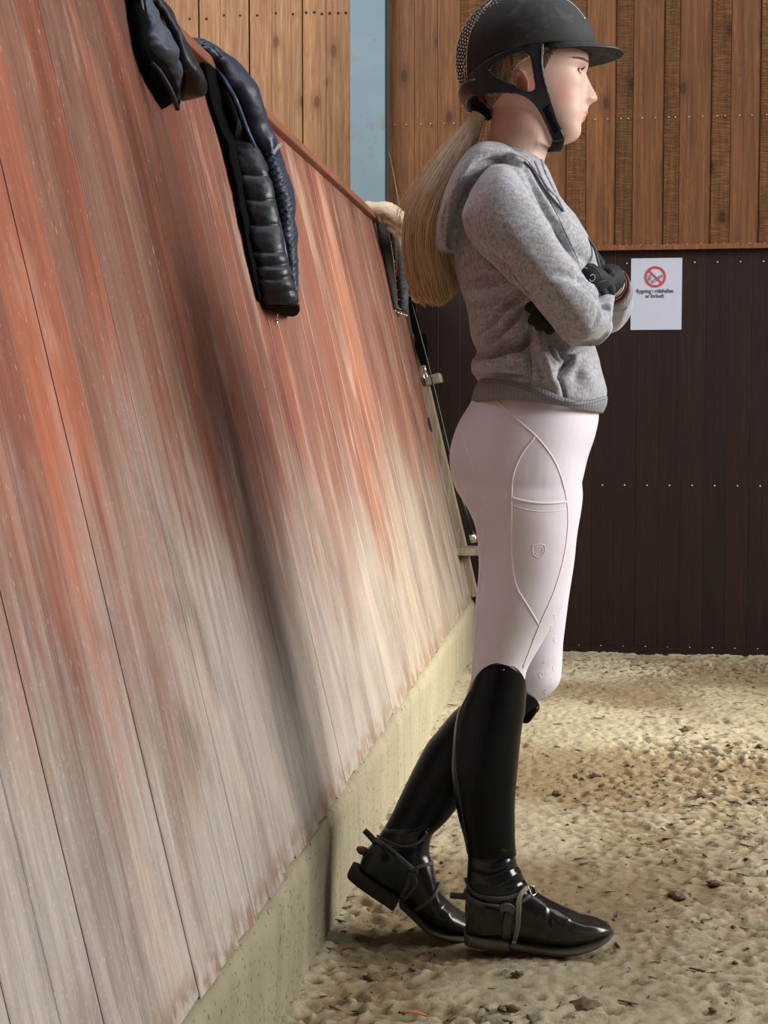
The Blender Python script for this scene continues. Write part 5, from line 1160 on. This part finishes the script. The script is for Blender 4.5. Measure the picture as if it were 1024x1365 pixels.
bulk('light_side', [(517, 302, 530, 296, .03, .10), (521, 320, 537, 316, .04, .10), (525, 345, 543, 342, .04, .10), (528, 375, 545, 373, .04, .10), (530, 400, 545, 400, .04, .10), (531, 413, 543, 419, .03, .10)], PADM, pad, lambda u, v, q: v * 9, .12, n=28, per=14, wr=.001, ref=PREF)
bulk('top_fold', [(498, 284, 506, 280, .02, .04), (506, 296, 517, 292, .03, .04), (513, 305, 520, 305, .02, .04)], INK, pad, lambda u, v, q: u * 3, .2, n=24, per=8, ref=PREF)
STITCH = plain('pale_cord', srgb(170, 160, 130), .8); m = MB()
for i in range(9):
    t = i / 8; y0 = 308 + 102 * t; x0 = 516.5 + 13.5 * t; dd = wall_depth(float(np.interp(y0, PREF[1], PREF[0])), y0) + .025
    tube_d(m, [(x0, y0 - 4, dd), (x0 + 1.5, y0 + 1, dd - .01), (x0 + 5, y0 + 2.5, dd)], .0019, 5)
m2 = m; o = m2.build('lacing', STITCH, pad); o['kind'] = 'stuff'
m = MB(); dd = wall_depth(525, 414) + .06; tube_d(m, [(526, 414, dd - .04), (534, 418, dd), (543, 421, dd)], .005, 8); m.build('bottom_rod', CHROME, pad)

# ---- black strap with snap hook
ld = tag(empty('lead_strap', (0, 0, 0)), 'black strap with metal snap hook hanging on the wall end below the fleece', 'strap')
m = MB(); S = catmull(np.array([list(at_Y(x, y_, 6.13)) + [wv] for x, y_, wv in ((547, 395, .012), (552, 425, .016), (556, 444, .017), (560, 446, .024), (562, 465, .024), (566, 487, .014))]), 30); rg = []
for s in S:
    p = Vector(s[:3]); e = s[3]; rg.append([p + Vector((-e, -.003, 0)), p + Vector((e, -.003, 0)), p + Vector((e, .003, 0)), p + Vector((-e, .003, 0))])
m.rings(rg, True); m.build('strap', LINING, ld, False)
m = MB(); a = at_Y(566, 489, 6.125); b = at_Y(568, 507, 6.125); m.tube([a, a.lerp(b, .4)], .008, 8); S = [a.lerp(b, .4), a.lerp(b, .75) + Vector((.008, 0, 0)), b, a.lerp(b, .75) - Vector((.009, 0, 0)), a.lerp(b, .5) - Vector((.006, 0, 0))]; m.tube(S, .0045, 8); m.build('snap_hook', CHROME, ld)
# wooden latch block
OLDW = mat_plank('old_wood', srgb(120, 108, 90), srgb(158, 144, 122), srgb(84, 72, 58), rough=.8)
c = at_Y(578, 506, YB - .05); m = MB(); m.box((0, 0, 0), (.034, .045, .020), Matrix.Rotation(-slope, 3, 'Y')); lt = m.build('latch_block', OLDW, None, False); lt.location = c; b_ = lt.modifiers.new('b', 'BEVEL'); b_.width = .004; tag(lt, 'small grey wooden block screwed to the wall end', 'wooden block')
# grey batten closing the wall end
m = MB(); z0, z1 = ZB + .02, ZT - .05
m.add([Vector((wall_x(z) + dx, YB - yo, z)) for z in (z0, z1) for dx, yo in ((.0, .006), (.028, .006), (.028, .085), (.0, .085))], [(0, 1, 2, 3), (4, 5, 6, 7), (0, 1, 5, 4), (1, 2, 6, 5), (2, 3, 7, 6), (3, 0, 4, 7)])
tag(m.build('trim_4', OLDW, None, False), 'grey weathered batten where the kick wall meets the end wall', kind='structure')
m = MB(); m.tube([at_Y(571, 556, 6.1) , at_Y(572.5, 571, 6.1)], .001, 6)
HOLE = plain('dark_hole', srgb(30, 16, 12), .9); a = at_wall(573, 556, 0); 
pts = [at_wall(573.5 + 3.2 * math.cos(t) + 0.25 * (9 * math.sin(t)) * 1, 566 + 10 * math.sin(t), 0) for t in np.linspace(0, 2 * math.pi, 17)[:-1]]
m = MB(); n_ = len(pts); m.rings([[p + WN * .0015 for p in pts], [p - WN * .02 for p in pts]], True); hl = m.build('slot', HOLE, wall_left); hl['kind'] = 'structure'
# ---- lunge whip standing in the corner
wh = tag(empty('lunge_whip', (0, 0, 0)), 'long thin black whip leaning in the wall corner, silver capped handle down', 'whip')
Yw = 6.07; WB = plain('whip_black', srgb(20, 19, 19), .4, .5)
m = MB(); S = [at_Y(x, y_, Yw) for x, y_ in ((548, 400), (572, 490), (596, 590), (612, 655))]; S = catmull(np.array([list(s) for s in S]), 20); m.tube([Vector(s) for s in S], list(np.linspace(.003, .0055, 20)), 8); m.build('shaft', WB, wh)
a, b = at_Y(610, 650, Yw), at_Y(630, 712, Yw); m = MB(); m.tube([a, a.lerp(b, .1), b], [.006, .012, .0145], 12); hd = m.build('handle', WB, wh); c = at_Y(633, 723, Yw)
m = MB(); m.tube([b, c], .0165, 14); tag(m.build('end_cap', CHROME, wh), 'silver end cap')
m = MB(); q = at_Y(630, 734, Yw + .03); m.box(q + Vector((-.01, 0, 0)), (.055, .08, .013)); lg = m.build('wooden_ledge', OLDW, None, False); tag(lg, 'small grey wooden ledge under the whip handle', 'ledge')
# thin cord hanging beside the steel post
m = MB(); S = catmull(np.array([list(at_Y(x, y_, 6.2)) for x, y_ in ((513, 176), (520, 210), (527, 245), (534, 284))]), 24); m.tube([Vector(s) for s in S], .0028, 6); tag(m.build('cord', plain('cord_grey', srgb(120, 112, 90), .8), None), 'thin pale cord hanging from the blue steel post', 'cord')

# ---- the no-smoking notice
PAPER = plain('paper', srgb(172, 178, 192), .7, .2, namp=.015); REDI = plain('red_ink', srgb(178, 44, 62), .6); INKM = plain('dark_ink', srgb(60, 60, 70), .7)
sg = tag(empty('notice', (at_Y(875, 392, YB).x, YB - .004, at_Y(875, 392, YB).z)), 'white paper no-smoking notice on the dark boards', 'sign')
sx = (at_Y(909, 392, YB).x - at_Y(841, 392, YB).x) / 2; sz = (at_Y(875, 344.5, YB).z - at_Y(875, 440, YB).z) / 2
nu_ = 8; m = MB(); rg = []
for i in range(nu_ + 1):
    u = i / nu_ * 2 - 1; dy = -.0012 * (1 - abs(u)) ; rg.append([Vector((u * sx, dy, -sz)), Vector((u * sx, dy, sz)), Vector((u * sx, dy + .0008, sz)), Vector((u * sx, dy + .0008, -sz))])
m.rings(rg, True); m.build('sheet', PAPER, sg, False)
pxm = 2 * sx / 68.0; oz = lambda py: (392.3 - py) * pxm; ox = lambda px: (px - 875) * pxm; yf_ = -.0026
def ringflat(r0, r1, cx, cz): m = MB(); a = np.linspace(0, 2 * math.pi, 49)[:-1]; m.rings([[Vector((cx + r * math.cos(t), yf_ - y_, cz + r * math.sin(t))) for r, y_ in ((r0, 0), (r1, 0), (r1, .0006), (r0, .0006))] for t in list(a) + [0]], False); return m
cx, cz = ox(873.3), oz(369.2); m = ringflat(11.2 * pxm, 14.2 * pxm, cx, cz)
def bar(m, x0, z0, x1, z1, wd, dy=0): d = Vector((x1 - x0, 0, z1 - z0)).normalized(); n = Vector((-d.z, 0, d.x)) * wd / 2; p, q = Vector((x0, yf_ - dy, z0)), Vector((x1, yf_ - dy, z1)); e = Vector((0, -.0004, 0)); return m.add([p - n, p + n, q + n, q - n, p - n + e, p + n + e, q + n + e, q - n + e], [(0, 1, 2, 3), (7, 6, 5, 4), (0, 1, 5, 4), (1, 2, 6, 5), (2, 3, 7, 6), (3, 0, 4, 7)])
bar(m, cx - 8.6 * pxm, cz + 8.6 * pxm, cx + 8.6 * pxm, cz - 8.6 * pxm, 2.4 * pxm, .0006); m.build('red_ring_and_slash', REDI, sg, False)
m = MB(); bar(m, ox(868.5), oz(375.5), ox(881.5), oz(367), .7 * pxm); bar(m, ox(870), oz(377.5), ox(882.8), oz(369), .7 * pxm); bar(m, ox(881.5), oz(367), ox(882.8), oz(369), .7 * pxm); bar(m, ox(868.5), oz(375.5), ox(870), oz(377.5), 1.6 * pxm); bar(m, ox(878), oz(369.2), ox(879.3), oz(371.2), .7 * pxm)
for pts in ([(868, 374), (866, 372), (868, 370), (865.5, 367.5), (868, 366)], [(866, 375), (864, 372.5), (865.5, 370), (863.5, 368)]):
    for (a0, b0), (a1, b1) in zip(pts, pts[1:]): bar(m, ox(a0), oz(b0), ox(a1), oz(b1), .7 * pxm)
m.build('cigarette_symbol', INKM, sg, False)
def text(s, cx, cz, size, wdt):
    cu = bpy.data.curves.new('t', 'FONT'); cu.body = s; cu.size = size; cu.align_x = 'CENTER'; cu.extrude = .0002; cu.offset = size * .012
    o = bpy.data.objects.new('t', cu); C.objects.link(o); bpy.context.view_layer.update(); me = bpy.data.meshes.new_from_object(o.evaluated_get(bpy.context.evaluated_depsgraph_get())); bpy.data.objects.remove(o)
    xs = [v.co.x for v in me.vertices]; k = wdt / (max(xs) - min(xs)); me.transform(Matrix.Scale(k, 4, (1, 0, 0))); me.materials.clear()
    o = link('lettering', me, INKM, sg, False); o.rotation_euler = (math.pi / 2, 0, 0); o.location = (cx, yf_, cz); return o
text('Rygning i ridehallen', ox(873), oz(390.6), 7.4 * pxm, 49 * pxm); text('er forbudt', ox(873), oz(397.2), 7.4 * pxm, 24.5 * pxm)
